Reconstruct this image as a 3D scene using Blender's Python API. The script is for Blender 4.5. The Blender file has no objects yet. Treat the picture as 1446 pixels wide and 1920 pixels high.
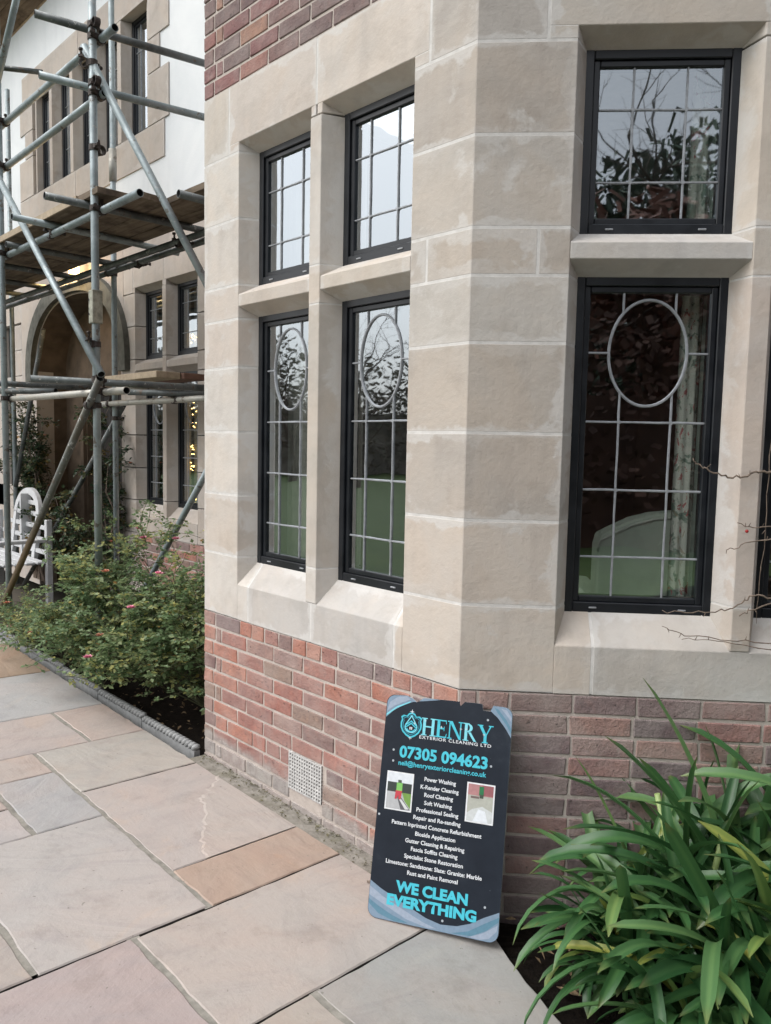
import bpy, bmesh, math, random
from mathutils import Matrix, Vector, Quaternion
from math import sin, cos, pi, radians

S = bpy.context.scene
COL = S.collection
random.seed(7)

# ------------------------------------------------------------------ camera, sky, sun, exposure
cam = bpy.data.cameras.new('camera')
cam.sensor_fit = 'HORIZONTAL'; cam.sensor_width = 36.0; cam.lens = 36.107
cam.clip_start = 0.05; cam.clip_end = 500
cam_o = bpy.data.objects.new('camera', cam); COL.objects.link(cam_o)
cr = Vector((0.69279, 0.72086, 0.02012)).normalized()
cu = Vector((-0.07576, 0.04501, 0.99611)).normalized()
cb = cr.cross(cu)
cu = cb.cross(cr)
m = Matrix((cr, cu, cb)).transposed().to_4x4()
m.translation = (3.531, -2.098, 1.64)
cam_o.matrix_world = m
S.camera = cam_o

SUN_EL, SUN_AZ = radians(52), radians(205)       # high behind the camera, veiled by cloud
w = bpy.data.worlds.new('World'); S.world = w; w.use_nodes = True
wt = w.node_tree
sky = wt.nodes.new('ShaderNodeTexSky'); sky.sky_type = 'NISHITA'; sky.sun_disc = False
sky.sun_elevation = SUN_EL; sky.sun_rotation = SUN_AZ
sky.air_density = 1.0; sky.dust_density = 4.0; sky.ozone_density = 1.0
hs = wt.nodes.new('ShaderNodeHueSaturation'); hs.inputs['Saturation'].default_value = 0.22
wt.links.new(sky.outputs[0], hs.inputs['Color'])
bg = wt.nodes['Background']; bg.inputs['Strength'].default_value = 0.15
wt.links.new(hs.outputs[0], bg.inputs['Color'])

sun = bpy.data.lights.new('sun', 'SUN'); sun.energy = 0.5; sun.angle = radians(70); sun.color = (1.0, 0.98, 0.96)
sun_o = bpy.data.objects.new('sun', sun); COL.objects.link(sun_o)
sd = Vector((sin(SUN_AZ)*cos(SUN_EL), cos(SUN_AZ)*cos(SUN_EL), sin(SUN_EL)))
sun_o.rotation_euler = sd.to_track_quat('Z', 'Y').to_euler()
sun_o.location = (0, -8, 12)

S.view_settings.view_transform = 'Standard'; S.view_settings.look = 'None'
S.view_settings.exposure = 0.72; S.view_settings.gamma = 1.0
S.view_settings.use_curve_mapping = False
S.cycles.transparent_max_bounces = 12
S.cycles.max_bounces = 5; S.cycles.diffuse_bounces = 2; S.cycles.glossy_bounces = 2; S.cycles.transmission_bounces = 2

# ------------------------------------------------------------------ node helpers
class T:
    def __init__(s, name, bsdf=True):
        s.m = bpy.data.materials.new(name); s.m.use_nodes = True
        s.t = s.m.node_tree; s.b = s.t.nodes.get('Principled BSDF'); s.out = s.t.nodes.get('Material Output')
    def n(s, typ, ins=None, **pr):
        d = s.t.nodes.new(typ)
        for k, v in pr.items(): setattr(d, k, v)
        for k, v in (ins or {}).items(): s.set(d.inputs[k], v)
        return d
    def set(s, sock, v):
        if isinstance(v, bpy.types.NodeSocket): s.t.links.new(v, sock)
        elif isinstance(v, (tuple, list)) and len(v) == 3 and sock.type == 'RGBA': sock.default_value = (*v, 1)
        else: sock.default_value = v
    def noise(s, vec, scale, detail=4, rough=.55, dist=0.0):
        return s.n('ShaderNodeTexNoise', {'Vector': vec, 'Scale': scale, 'Detail': detail, 'Roughness': rough, 'Distortion': dist}).outputs[0]
    def ramp(s, f, stops, interp='LINEAR'):
        d = s.n('ShaderNodeValToRGB', {'Fac': f}); r = d.color_ramp; r.interpolation = interp
        while len(r.elements) < len(stops): r.elements.new(0.5)
        for e, (p, c) in zip(r.elements, stops):
            e.position = p; e.color = (*c, 1) if isinstance(c, (tuple, list)) else (c, c, c, 1)
        return d.outputs[0]
    def mix(s, f, a, b, blend='MIX'):
        d = s.n('ShaderNodeMix', data_type='RGBA', blend_type=blend)
        s.set(d.inputs[0], f); s.set(d.inputs[6], a); s.set(d.inputs[7], b); return d.outputs[2]
    def ma(s, op, a, b=0.0, c=None, clamp=False):
        d = s.n('ShaderNodeMath', operation=op, use_clamp=clamp); s.set(d.inputs[0], a); s.set(d.inputs[1], b)
        if c is not None: s.set(d.inputs[2], c)
        return d.outputs[0]
    def mr(s, v, a, b, c=0.0, d=1.0):
        return s.n('ShaderNodeMapRange', {'Value': v, 'From Min': a, 'From Max': b, 'To Min': c, 'To Max': d}, interpolation_type='SMOOTHSTEP').outputs[0]
    def pos(s): return s.n('ShaderNodeNewGeometry').outputs['Position']
    def obj(s): return s.n('ShaderNodeTexCoord').outputs['Object']
    def uv(s): return s.n('ShaderNodeTexCoord').outputs['UV']
    def rnd(s): return s.n('ShaderNodeObjectInfo').outputs['Random']
    def sep(s, v): return s.n('ShaderNodeSeparateXYZ', {'Vector': v}).outputs
    def attr(s, name, typ='OBJECT'): return s.n('ShaderNodeAttribute', attribute_type=typ, attribute_name=name).outputs
    def bump(s, h, strength=.4, dist=.01, nrm=None):
        i = {'Height': h, 'Strength': strength, 'Distance': dist}
        if nrm is not None: i['Normal'] = nrm
        return s.n('ShaderNodeBump', i).outputs[0]
    def vadd(s, a, b):
        d = s.n('ShaderNodeVectorMath', operation='ADD'); s.set(d.inputs[0], a); s.set(d.inputs[1], b); return d.outputs[0]
    def vscale(s, a, v):
        d = s.n('ShaderNodeVectorMath', operation='MULTIPLY'); s.set(d.inputs[0], a); s.set(d.inputs[1], v); return d.outputs[0]
    def done(s, col=None, rough=None, nrm=None, **kw):
        if col is not None: s.set(s.b.inputs['Base Color'], col)
        if rough is not None: s.set(s.b.inputs['Roughness'], rough)
        if nrm is not None: s.set(s.b.inputs['Normal'], nrm)
        for k, v in kw.items(): s.set(s.b.inputs[k.replace('_', ' ')], v)
        return s.m

def plain(name, col, rough=.7, var=.15, scale=14, metal=0.0, bumpd=0.0, spec=.5):
    t = T(name); p = t.pos(); n = t.noise(p, scale, 5)
    lo = tuple(c*(1-var) for c in col); hi = tuple(min(1, c*(1+var)) for c in col)
    c = t.ramp(n, [(.3, lo), (.7, hi)])
    return t.done(c, rough, t.bump(n, .5, bumpd) if bumpd else None, Metallic=metal, Specular_IOR_Level=spec)

# ------------------------------------------------------------------ materials
def stone_mat(name, cols, lime=1.0, patch=.63):
    t = T(name); p = t.pos(); r = t.rnd()
    off = t.n('ShaderNodeCombineXYZ', {'X': t.ma('MULTIPLY', r, 37.0), 'Y': t.ma('MULTIPLY', r, 91.0), 'Z': t.ma('MULTIPLY', r, 17.0)}).outputs[0]
    q = t.vadd(p, off)
    base = t.ramp(r, [(i/(len(cols)-1), c) for i, c in enumerate(cols)])
    big = t.noise(q, 3.2, 4, .6, .6)
    c = t.mix(t.mr(big, .35, .7, 0, .55), base, t.mix(1.0, base, (1.06, .99, .92), 'MULTIPLY'))
    streak = t.noise(t.vscale(q, (14, 14, 1.6)), 1.0, 4)
    c = t.mix(t.mr(streak, .45, .75, 0, .35), c, t.mix(1.0, c, (.80, .79, .80), 'MULTIPLY'))
    mid = t.noise(q, 11, 5, .65)
    c = t.mix(t.mr(mid, .5, .72, 0, .4), c, t.mix(1.0, c, (.84, .82, .80), 'MULTIPLY'))
    gr_ = t.noise(t.vscale(q, (3.2, 3.2, 4.6)), 1.0, 5, .68, .3)
    c = t.mix(t.mr(gr_, .46, .66, 0, .55), c, t.mix(1.0, c, (.82, .815, .81), 'MULTIPLY'))
    c = t.mix(t.mr(gr_, .30, .42, .5, 0), c, t.mix(1.0, c, (1.10, 1.08, 1.06), 'MULTIPLY'))
    # old lime mortar smeared over the edges of each block, and odd patches of it
    u = t.sep(t.uv()); bw = t.attr('bw')[2]; bh = t.attr('bh')[2]
    dx = t.ma('MINIMUM', u[0], t.ma('SUBTRACT', bw, u[0])); dz = t.ma('MINIMUM', u[1], t.ma('SUBTRACT', bh, u[1]))
    d = t.ma('MINIMUM', dx, dz)
    n2 = t.noise(q, 7, 4, .62, .5); n3 = t.noise(q, 30, 4, .6)
    e = t.ma('SUBTRACT', t.ma('ADD', d, t.ma('MULTIPLY', n3, .012)), t.ma('MULTIPLY', t.mr(n2, .36, .76), .05))
    edge = t.mr(e, .002, .020, 1, 0)
    pt = t.mr(t.noise(q, 4.2, 5, .68, .25), patch, patch+.11)
    edge = t.ma('MULTIPLY', edge, t.mr(t.noise(q, 2.6, 4, .6), .36, .60, .30, 1))
    mask = t.ma('MULTIPLY', t.ma('MAXIMUM', edge, pt), t.mr(t.noise(q, 55, 3), .2, .5, .55, .9))
    c = t.mix(t.ma('MULTIPLY', mask, lime), c, (.60, .59, .57))
    grain = t.noise(q, 45, 4, .65)
    return t.done(c, .88, t.bump(grain, .4, .005), Specular_IOR_Level=.25)

ST_A = stone_mat('limestone_warm', [(.50, .45, .40), (.57, .525, .47), (.46, .425, .38), (.58, .545, .50), (.51, .455, .41), (.545, .515, .475)], lime=.7, patch=.62)
ST_B = stone_mat('limestone_grey', [(.41, .375, .34), (.485, .44, .39), (.435, .405, .37), (.47, .425, .375), (.42, .39, .36), (.49, .46, .42)], lime=.62, patch=.58)
ST_M = stone_mat('limestone_far', [(.45, .405, .365), (.48, .435, .39), (.43, .39, .355)], lime=.35, patch=.72)
ST_SILL = stone_mat('limestone_sill', [(.50, .48, .455), (.47, .455, .435), (.53, .51, .48)], lime=.7, patch=.62)

def brick_mat(name, cols, lime, foot):
    t = T(name); p = t.pos(); r = t.rnd()
    off = t.n('ShaderNodeCombineXYZ', {'X': t.ma('MULTIPLY', r, 53.0), 'Y': t.ma('MULTIPLY', r, 29.0), 'Z': r}).outputs[0]
    q = t.vadd(p, off)
    base = t.ramp(r, [(i/(len(cols)-1), c) for i, c in enumerate(cols)], 'CONSTANT')
    n1 = t.noise(q, 9, 5, .6, .8)
    c = t.mix(t.mr(n1, .4, .68, 0, .6), base, t.mix(1.0, base, (.62, .60, .66), 'MULTIPLY'))
    n4 = t.noise(q, 26, 4, .7)
    c = t.mix(t.mr(n4, .52, .7, 0, .5), c, t.mix(1.0, c, (1.35, 1.2, 1.1), 'MULTIPLY'))
    pits = t.mr(t.noise(q, 75, 3, .5), .66, .72)
    c = t.mix(t.ma('MULTIPLY', pits, .7), c, (.03, .022, .02))
    bloom = t.mr(t.noise(q, 5, 6, .65), .30, .72, .12*lime, lime)
    c = t.mix(bloom, c, (.47, .43, .40))
    z = t.sep(p)[2]; x = t.sep(p)[0]
    fz = t.ma('SUBTRACT', t.ma('SUBTRACT', z, t.ma('MULTIPLY', x, -.07)), t.ma('MULTIPLY', t.noise(p, 11, 4), .09))
    c = t.mix(t.mr(fz, foot-.02, foot+.03, .78, 0), c, t.ramp(t.noise(p, 22, 5), [(.35, (.30, .28, .265)), (.65, (.43, .41, .385))]))
    st_ = t.mr(t.noise(p, 3.1, 6, .7, .6), .55, .72, 0, .45)
    c = t.mix(st_, c, (.40, .375, .35))
    h = t.ma('SUBTRACT', t.ma('ADD', t.noise(q, 60, 5, .7), t.ma('MULTIPLY', n4, .6)), t.ma('MULTIPLY', pits, .8))
    return t.done(c, .9, t.bump(h, .8, .008), Specular_IOR_Level=.2)

BR_A = brick_mat('brick_red', [(.40, .175, .125), (.31, .15, .125), (.42, .20, .145), (.235, .145, .13), (.34, .175, .145), (.28, .19, .15), (.37, .165, .13), (.225, .16, .155), (.33, .21, .18), (.38, .19, .15)], .34, .085)
BR_B = brick_mat('brick_purple', [(.28, .165, .15), (.215, .15, .148), (.32, .175, .155), (.19, .135, .138), (.34, .205, .175), (.25, .175, .16), (.17, .125, .128), (.295, .18, .165)], .42, -.25)
BR_T = brick_mat('brick_upper', [(.27, .125, .11), (.21, .13, .12), (.30, .15, .125), (.18, .125, .12), (.33, .19, .14), (.24, .12, .115), (.25, .165, .13)], .3, -.3)

def mortar_mat():
    t = T('mortar'); p = t.pos()
    n = t.noise(p, 18, 5, .6); f = t.noise(p, 120, 4, .7)
    c = t.ramp(n, [(.3, (.45, .395, .355)), (.7, (.58, .52, .475))])
    c = t.mix(t.mr(f, .55, .78, 0, .4), c, (.30, .265, .235))
    return t.done(c, .95, t.bump(t.ma('ADD', n, f), .7, .005), Specular_IOR_Level=.1)
MORTAR = mortar_mat()

def lime_mat():
    t = T('white_lime_pointing'); p = t.pos(); n = t.noise(p, 25, 5)
    return t.done(t.ramp(n, [(.3, (.54, .525, .50)), (.7, (.68, .665, .64))]), .95, t.bump(n, .5, .004), Specular_IOR_Level=.1)
LIME = lime_mat()

def slab_mat():
    t = T('sandstone_slab'); p = t.pos(); r = t.rnd()
    tint = t.attr('tint')[0]
    off = t.n('ShaderNodeCombineXYZ', {'X': t.ma('MULTIPLY', r, 41.0), 'Y': t.ma('MULTIPLY', r, 23.0), 'Z': r}).outputs[0]
    q = t.vadd(p, off)
    big = t.noise(q, 1.8, 4, .6, 1.2)
    c = t.mix(t.mr(big, .35, .7, 0, .6), tint, t.mix(1.0, tint, (1.08, .97, .92), 'MULTIPLY'))
    va = t.n('ShaderNodeVectorRotate', {'Vector': q, 'Angle': t.ma('MULTIPLY', r, 2.6)}, rotation_type='Z_AXIS').outputs[0]
    vein = t.noise(t.vscale(va, (1.6, 5, 3)), 1.0, 6, .6, 2.2)
    c = t.mix(t.mr(vein, .48, .72, 0, .5), c, t.mix(1.0, c, (.80, .79, .82), 'MULTIPLY'))
    c = t.mix(t.mr(vein, .28, .42, .3, 0), c, t.mix(1.0, c, (1.18, 1.15, 1.1), 'MULTIPLY'))
    sp = t.noise(q, 34, 6, .7)
    c = t.mix(t.mr(sp, .56, .72, 0, .3), c, t.mix(1.0, c, (.76, .75, .74), 'MULTIPLY'))
    dirt = t.noise(q, 6, 6, .7)
    c = t.mix(t.mr(dirt, .50, .74, 0, .5), c, t.mix(1.0, c, (.70, .69, .66), 'MULTIPLY'))
    blot = t.noise(q, 3.3, 6, .68, 1.0)
    c = t.mix(t.mr(blot, .52, .66, 0, .55), c, t.mix(1.0, c, (.87, .885, .90), 'MULTIPLY'))
    c = t.mix(t.mr(blot, .32, .42, .5, 0), c, t.mix(1.0, c, (1.10, 1.02, .93), 'MULTIPLY'))
    spk = t.mr(t.noise(p, 48, 2, .5), .72, .76, 0, .6)
    c = t.mix(spk, c, (.16, .15, .13))
    h = t.ma('ADD', t.ma('ADD', t.ma('MULTIPLY', vein, 1.0), t.ma('MULTIPLY', blot, .8)), t.ma('MULTIPLY', t.noise(q, 45, 5, .65), .35))
    return t.done(c, t.mr(dirt, .3, .7, .55, .75), t.bump(h, .6, .009), Specular_IOR_Level=.35)
SLAB = slab_mat()
GROUT = plain('grey_joint_mortar', (.27, .255, .225), .95, .25, 30, bumpd=.006, spec=.1)

def moss_mat():
    t = T('dirty_joint_strip'); p = t.pos(); n = t.noise(p, 16, 6, .7); g = t.noise(p, 5, 5, .6)
    c = t.ramp(n, [(.3, (.17, .155, .13)), (.7, (.36, .34, .305))])
    c = t.mix(t.mr(g, .52, .72, 0, .4), c, (.15, .145, .085))
    return t.done(c, .95, t.bump(n, .8, .01), Specular_IOR_Level=.1)
MOSS = moss_mat()

def soil_mat():
    t = T('dark_soil'); p = t.pos(); n = t.noise(p, 28, 8, .75); g = t.noise(p, 90, 5, .7)
    c = t.ramp(n, [(.3, (.006, .0045, .0035)), (.6, (.022, .016, .012)), (.8, (.06, .045, .033))])
    return t.done(c, .95, t.bump(t.ma('ADD', n, g), 1.0, .03), Specular_IOR_Level=.15)
SOIL = soil_mat()
LITTER = plain('dry_leaf_litter', (.20, .14, .08), .9, .6, 60)

def frame_mat():
    t = T('black_window_paint'); p = t.pos(); n = t.noise(p, 9, 5, .6)
    c = t.ramp(n, [(.3, (.006, .0075, .010)), (.75, (.012, .015, .020))])
    return t.done(c, t.mr(n, .3, .7, .28, .42), t.bump(t.noise(p, 70, 3), .05, .001), Specular_IOR_Level=.5)
FRAME = frame_mat()
LEADM = plain('lead_came', (.30, .315, .335), .5, .2, 40, metal=.25)

def glass_mat():
    t = T('leaded_glass'); p = t.pos()
    wob = t.bump(t.noise(p, 3.0, 2, .5), .10, .012)
    g = t.n('ShaderNodeBsdfGlossy', {'Color': (.88, .95, 1.0), 'Roughness': .016, 'Normal': wob}).outputs[0]
    tr = t.n('ShaderNodeBsdfTransparent', {'Color': (.95, .97, .96)}).outputs[0]
    f = t.n('ShaderNodeFresnel', {'IOR': 1.52, 'Normal': wob}).outputs[0]
    f = t.ma('MULTIPLY_ADD', f, 3.2, .24, clamp=True)
    f = t.ma('MULTIPLY', f, t.ma('SUBTRACT', 1.0, t.n('ShaderNodeNewGeometry').outputs['Backfacing']))
    inner = t.ma('GREATER_THAN', t.sep(t.n('ShaderNodeTexCoord').outputs['Normal'])[1], -.5)   # only the weather face mirrors
    f = t.ma('MULTIPLY', f, t.ma('SUBTRACT', 1.0, inner))
    mx = t.n('ShaderNodeMixShader'); t.set(mx.inputs[0], f); t.set(mx.inputs[1], tr); t.set(mx.inputs[2], g)
    t.set(t.out.inputs['Surface'], mx.outputs[0]); return t.m
GLASS = glass_mat()

def render_mat():
    t = T('white_render'); p = t.pos(); n = t.noise(p, 2.0, 5, .6, .5); s = t.noise(t.vscale(p, (5, 5, .7)), 1.0, 4)
    c = t.ramp(n, [(.3, (.66, .69, .71)), (.7, (.76, .78, .79))])
    c = t.mix(t.mr(s, .5, .75, 0, .3), c, (.56, .585, .60))
    return t.done(c, .9, t.bump(t.noise(p, 90, 3), .3, .004), Specular_IOR_Level=.2)
RENDER = render_mat()

def tube_mat(name, base, stain, rust=.0):
    t = T(name); p = t.pos(); r = t.rnd()
    q = t.vadd(p, t.n('ShaderNodeCombineXYZ', {'X': t.ma('MULTIPLY', r, 31.0), 'Z': t.ma('MULTIPLY', r, 11.0)}).outputs[0])
    n = t.noise(q, 4.5, 6, .68, .5); f = t.noise(q, 38, 5, .7)
    c = t.mix(t.mr(n, .38, .66), base, stain)
    c = t.mix(t.mr(r, 0, 1, 0, .3), c, t.mix(1.0, c, (.72, .76, .76), 'MULTIPLY'))
    c = t.mix(t.mr(f, .56, .7, 0, .5), c, t.mix(1.0, c, (.62, .6, .56), 'MULTIPLY'))
    c = t.mix(t.mr(t.noise(q, 22, 4, .75), .61, .66, 0, .75), c, (.42, .42, .40))
    c = t.mix(t.mr(t.noise(q, 13, 4, .7), .59, .66, 0, .75), c, (.11, .075, .05))
    if rust:
        zz = t.ma('SUBTRACT', t.sep(p)[2], t.ma('MULTIPLY', t.noise(q, 6, 5, .65), .35)); c = t.mix(t.mr(zz, .55, .95, .85, 0), c, (.17, .12, .06))
    return t.done(c, t.mr(n, .3, .7, .38, .6), t.bump(f, .2, .002), Metallic=.35)
GALV = tube_mat('galvanised_tube', (.33, .385, .40), (.22, .265, .275))
GALVD = tube_mat('weathered_tube', (.15, .165, .165), (.075, .085, .085))
GALVR = tube_mat('rusty_tube', (.13, .14, .13), (.10, .09, .065), .45)
GALVC = tube_mat('pale_paint_tube', (.46, .44, .38), (.36, .36, .34))
CLAMP = plain('rusty_coupler_steel', (.055, .045, .04), .6, .5, 60, metal=.5, bumpd=.003)
HOLE = plain('tube_inside', (.012, .012, .013), .9, .1)

def board_mat():
    t = T('scaffold_timber'); p = t.pos(); r = t.rnd()
    q = t.vadd(p, t.n('ShaderNodeCombineXYZ', {'Y': t.ma('MULTIPLY', r, 31.0), 'Z': t.ma('MULTIPLY', r, 7.0)}).outputs[0])
    n = t.noise(t.vscale(q, (1.5, 22, 22)), 1.0, 5, .6, .6); f = t.noise(q, 7, 5, .65)
    c = t.ramp(n, [(.3, (.11, .085, .062)), (.7, (.25, .20, .15))])
    c = t.mix(t.mr(f, .45, .7, 0, .7), c, (.055, .042, .033))
    return t.done(c, .88, t.bump(n, .4, .004), Specular_IOR_Level=.2)
BOARD = board_mat()
BOARDP = plain('pale_timber_edge', (.36, .29, .205), .85, .2, 25)

def leaf_mat(name, stops, trans=.3, rough=.5, attr=True):
    t = T(name)
    f = t.attr('lc', 'GEOMETRY')[2] if attr else t.rnd()
    c = t.ramp(f, stops)
    tl = t.n('ShaderNodeBsdfTranslucent', {'Color': c}).outputs[0]
    t.done(c, rough, Specular_IOR_Level=.4)
    mx = t.n('ShaderNodeMixShader'); mx.inputs[0].default_value = trans
    t.set(mx.inputs[1], t.b.outputs[0]); t.set(mx.inputs[2], tl); t.set(t.out.inputs['Surface'], mx.outputs[0])
    return t.m
ROSE = leaf_mat('rose_leaf', [(0, (.10, .165, .075)), (.35, (.155, .24, .11)), (.6, (.21, .295, .145)), (.82, (.31, .36, .18)), (.93, (.42, .41, .13)), (1, (.42, .23, .09))], .4, .42)
IVY = leaf_mat('dark_climber_leaf', [(0, (.02, .04, .02)), (.5, (.04, .075, .035)), (.85, (.09, .10, .045)), (1, (.30, .16, .03))], .2, .5)
STEM = plain('green_brown_stem', (.07, .075, .035), .7, .4, 20)
TWIG = plain('bare_twig_bark', (.17, .13, .10), .8, .4, 60)
BARK = plain('tree_bark', (.07, .055, .045), .9, .4, 6, bumpd=.02)
PETAL = plain('pink_petal', (.80, .28, .40), .55, .25, 30)
PETALO = plain('orange_petal', (.70, .30, .20), .55, .25, 30)
HIP = plain('red_berry', (.35, .02, .02), .35, .2)

def agap_mat():
    t = T('strap_leaf'); r = t.rnd(); u = t.sep(t.uv()); p = t.pos()
    c = t.ramp(r, [(0, (.03, .095, .032)), (.3, (.05, .14, .046)), (.62, (.075, .18, .064)), (.90, (.11, .22, .08)), (.98, (.17, .27, .07)), (1, (.33, .36, .08))])
    mid = t.mr(t.ma('ABSOLUTE', t.ma('SUBTRACT', u[0], .5)), .04, .24, .45, 0)
    c = t.mix(mid, c, t.mix(1.0, c, (1.9, 1.55, 1.5), 'MULTIPLY'))
    tip = t.mr(u[1], .93, 1.0, 0, .5)
    c = t.mix(tip, c, (.22, .21, .07))
    st = t.noise(t.vscale(t.uv(), (60, 1.5, 1)), 1.0, 3)
    c = t.mix(t.mr(st, .4, .7, 0, .25), c, t.mix(1.0, c, (.75, .8, .7), 'MULTIPLY'))
    tl = t.n('ShaderNodeBsdfTranslucent', {'Color': c}).outputs[0]
    t.done(c, .36, t.bump(st, .15, .002), Specular_IOR_Level=.5)
    mx = t.n('ShaderNodeMixShader'); mx.inputs[0].default_value = .22
    t.set(mx.inputs[1], t.b.outputs[0]); t.set(mx.inputs[2], tl); t.set(t.out.inputs['Surface'], mx.outputs[0])
    return t.m
AGAP = agap_mat()
STUB = plain('cut_flower_stalk', (.27, .36, .13), .5, .2, 20)

def emit(name, col, s):
    t = T(name); t.done((.8, .6, .3), .5); t.set(t.b.inputs['Emission Color'], col); t.b.inputs['Emission Strength'].default_value = s; return t.m

# ------------------------------------------------------------------ object helpers
W = {}
def link(o, parent=None, world=None):
    COL.objects.link(o); world = world or Matrix.Identity(4)
    o.matrix_basis = world
    if parent is not None:
        o.parent = parent; o.matrix_parent_inverse = W[parent].inverted()
    W[o] = world.copy()
    return o
def thing(name, label, cat, loc=(0, 0, 0), group=None):
    o = bpy.data.objects.new(name, None); o.empty_display_size = .1
    link(o, None, Matrix.Translation(loc)); o['label'] = label; o['category'] = cat
    if group: o['group'] = group
    return o
def tag(o, label, cat, group=None):
    o['label'] = label; o['category'] = cat
    if group: o['group'] = group
    return o
def struct(o): o['kind'] = 'structure'; return o

class MB:
    def __init__(s): s.v = []; s.f = []; s.mi = []; s.sm = []
    def add(s, vs, fs, mi=0, smooth=False):
        b = len(s.v); s.v += [tuple(v) for v in vs]; s.f += [[b+i for i in f] for f in fs]
        s.mi += [mi]*len(fs); s.sm += [smooth]*len(fs); return s
    def box(s, x0, x1, y0, y1, z0, z1, mi=0):
        return s.add([(x0, y0, z0), (x1, y0, z0), (x1, y1, z0), (x0, y1, z0), (x0, y0, z1), (x1, y0, z1), (x1, y1, z1), (x0, y1, z1)],
                     [(0, 3, 2, 1), (4, 5, 6, 7), (0, 1, 5, 4), (1, 2, 6, 5), (2, 3, 7, 6), (3, 0, 4, 7)], mi)
    def prism(s, poly, z0, z1, mi=0):
        n = len(poly)
        a = sum(poly[i][0]*poly[(i+1) % n][1]-poly[(i+1) % n][0]*poly[i][1] for i in range(n))
        if a < 0: poly = poly[::-1]
        vs = [(x, y, z0) for x, y in poly]+[(x, y, z1) for x, y in poly]
        fs = [tuple(range(n))[::-1], tuple(range(n, 2*n))]+[(i, (i+1) % n, n+(i+1) % n, n+i) for i in range(n)]
        return s.add(vs, fs, mi)
    def profile(s, prof, u0, u1, mi=0):           # prof: (y, z) points, run along x
        n = len(prof)
        vs = [(u0, y, z) for y, z in prof]+[(u1, y, z) for y, z in prof]
        a = sum(prof[i][0]*prof[(i+1) % n][1]-prof[(i+1) % n][0]*prof[i][1] for i in range(n))
        fs = [tuple(range(n))[::-1], tuple(range(n, 2*n))]+[(i, (i+1) % n, n+(i+1) % n, n+i) for i in range(n)]
        if a < 0: fs = [f[::-1] for f in fs]
        return s.add(vs, fs, mi)
    def tube(s, pts, rad, seg=8, mi=0, cap=True):
        pts = [Vector(p) for p in pts]; n = len(pts)
        rads = rad if isinstance(rad, (list, tuple)) else [rad]*n
        vs = []; prev = None
        for i, p in enumerate(pts):
            d = (pts[min(i+1, n-1)]-pts[max(i-1, 0)]).normalized()
            if prev is None: x = d.orthogonal().normalized()
            else: x = (prev-d*prev.dot(d)).normalized()
            prev = x; y = d.cross(x)
            vs += [p+(x*cos(2*pi*k/seg)+y*sin(2*pi*k/seg))*rads[i] for k in range(seg)]
        fs = [(i*seg+k, i*seg+(k+1) % seg, (i+1)*seg+(k+1) % seg, (i+1)*seg+k) for i in range(n-1) for k in range(seg)]
        s.add(vs, fs, mi, True)
        if cap:
            b = len(s.v)-len(vs)
            s.f += [[b+k for k in range(seg)][::-1], [b+(n-1)*seg+k for k in range(seg)]]; s.mi += [mi]*2; s.sm += [False]*2
        return s
    def mesh(s, name, mats, bevel=0, uvm=False, seg=1):
        me = bpy.data.meshes.new(name)
        me.from_pydata(s.v, [], s.f)
        for mt in (mats if isinstance(mats, (list, tuple)) else [mats]): me.materials.append(mt)
        me.polygons.foreach_set('material_index', s.mi); me.polygons.foreach_set('use_smooth', s.sm)
        if bevel:
            bm = bmesh.new(); bm.from_mesh(me)
            bmesh.ops.recalc_face_normals(bm, faces=bm.faces)
            ed = [e for e in bm.edges if len(e.link_faces) == 2 and e.calc_face_angle(0) > .3]
            bmesh.ops.bevel(bm, geom=ed, offset=bevel, segments=seg, affect='EDGES', profile=.6)
            bm.to_mesh(me); bm.free()
        if uvm:
            xs = [v[0] for v in s.v]; zs = [v[2] for v in s.v]; x0, z0 = min(xs), min(zs)
            ly = me.uv_layers.new(name='UVMap')
            for l in me.loops:
                c = me.vertices[l.vertex_index].co; ly.data[l.index].uv = (c.x-x0, c.z-z0)
        me.update(); return me
    def obj(s, name, mats, parent=None, world=None, **k):
        return link(bpy.data.objects.new(name, s.mesh(name, mats, **k)), parent, world)

def rz(a): return Matrix.Rotation(a, 4, 'Z')
FA = Matrix.Identity(4)
TURN = radians(41.886)
LA = 1.756
FB = Matrix.Translation((LA, 0, 0)) @ rz(TURN)
FM = Matrix.Translation((0, 1.28, 0))
def inB(u, y): p = FB @ Vector((u, y, 0)); return (p.x, p.y)
def gz(x, y): return -.012-.02*x-.04*y            # the paving falls gently

# ------------------------------------------------------------------ the house
house = thing('house', 'stone and red brick house front with black leaded windows and canted bay', 'house', (0.9, .3, 0))
def block(frame, mb, mat, name='stone_block', bev=.0020):
    o = mb.obj(name, mat, house, frame, bevel=bev, uvm=True)
    xs = [v[0] for v in mb.v]; zs = [v[2] for v in mb.v]
    o['bw'] = max(xs)-min(xs); o['bh'] = max(zs)-min(zs)
    return o
J = .0042                                          # half a joint
Z = [.765, 1.078, 1.382, 1.691, 2.003, 2.2326, 2.394, 2.701, 3.004, 3.319]
DEP, SPL, TH = .09, .045, .22
SILLP = [(0, .765), (0, .94), (DEP, 1.05), (TH, 1.05), (TH, .765)]
LINTP = [(0, 3.05), (0, 3.319), (TH, 3.319), (TH, 3.01), (DEP, 3.01)]
TRANP = [(0, 2.29), (0, 2.345), (DEP, 2.395), (TH, 2.395), (TH, 2.245), (DEP, 2.245)]
def jit(prof, d): return [(y, z+d) for y, z in prof]
def mull(c0, c1, pr=-.003): return [(c0, pr), (c1, pr), (c1+SPL, DEP), (c1+SPL, TH), (c0-SPL, TH), (c0-SPL, DEP)]

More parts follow.
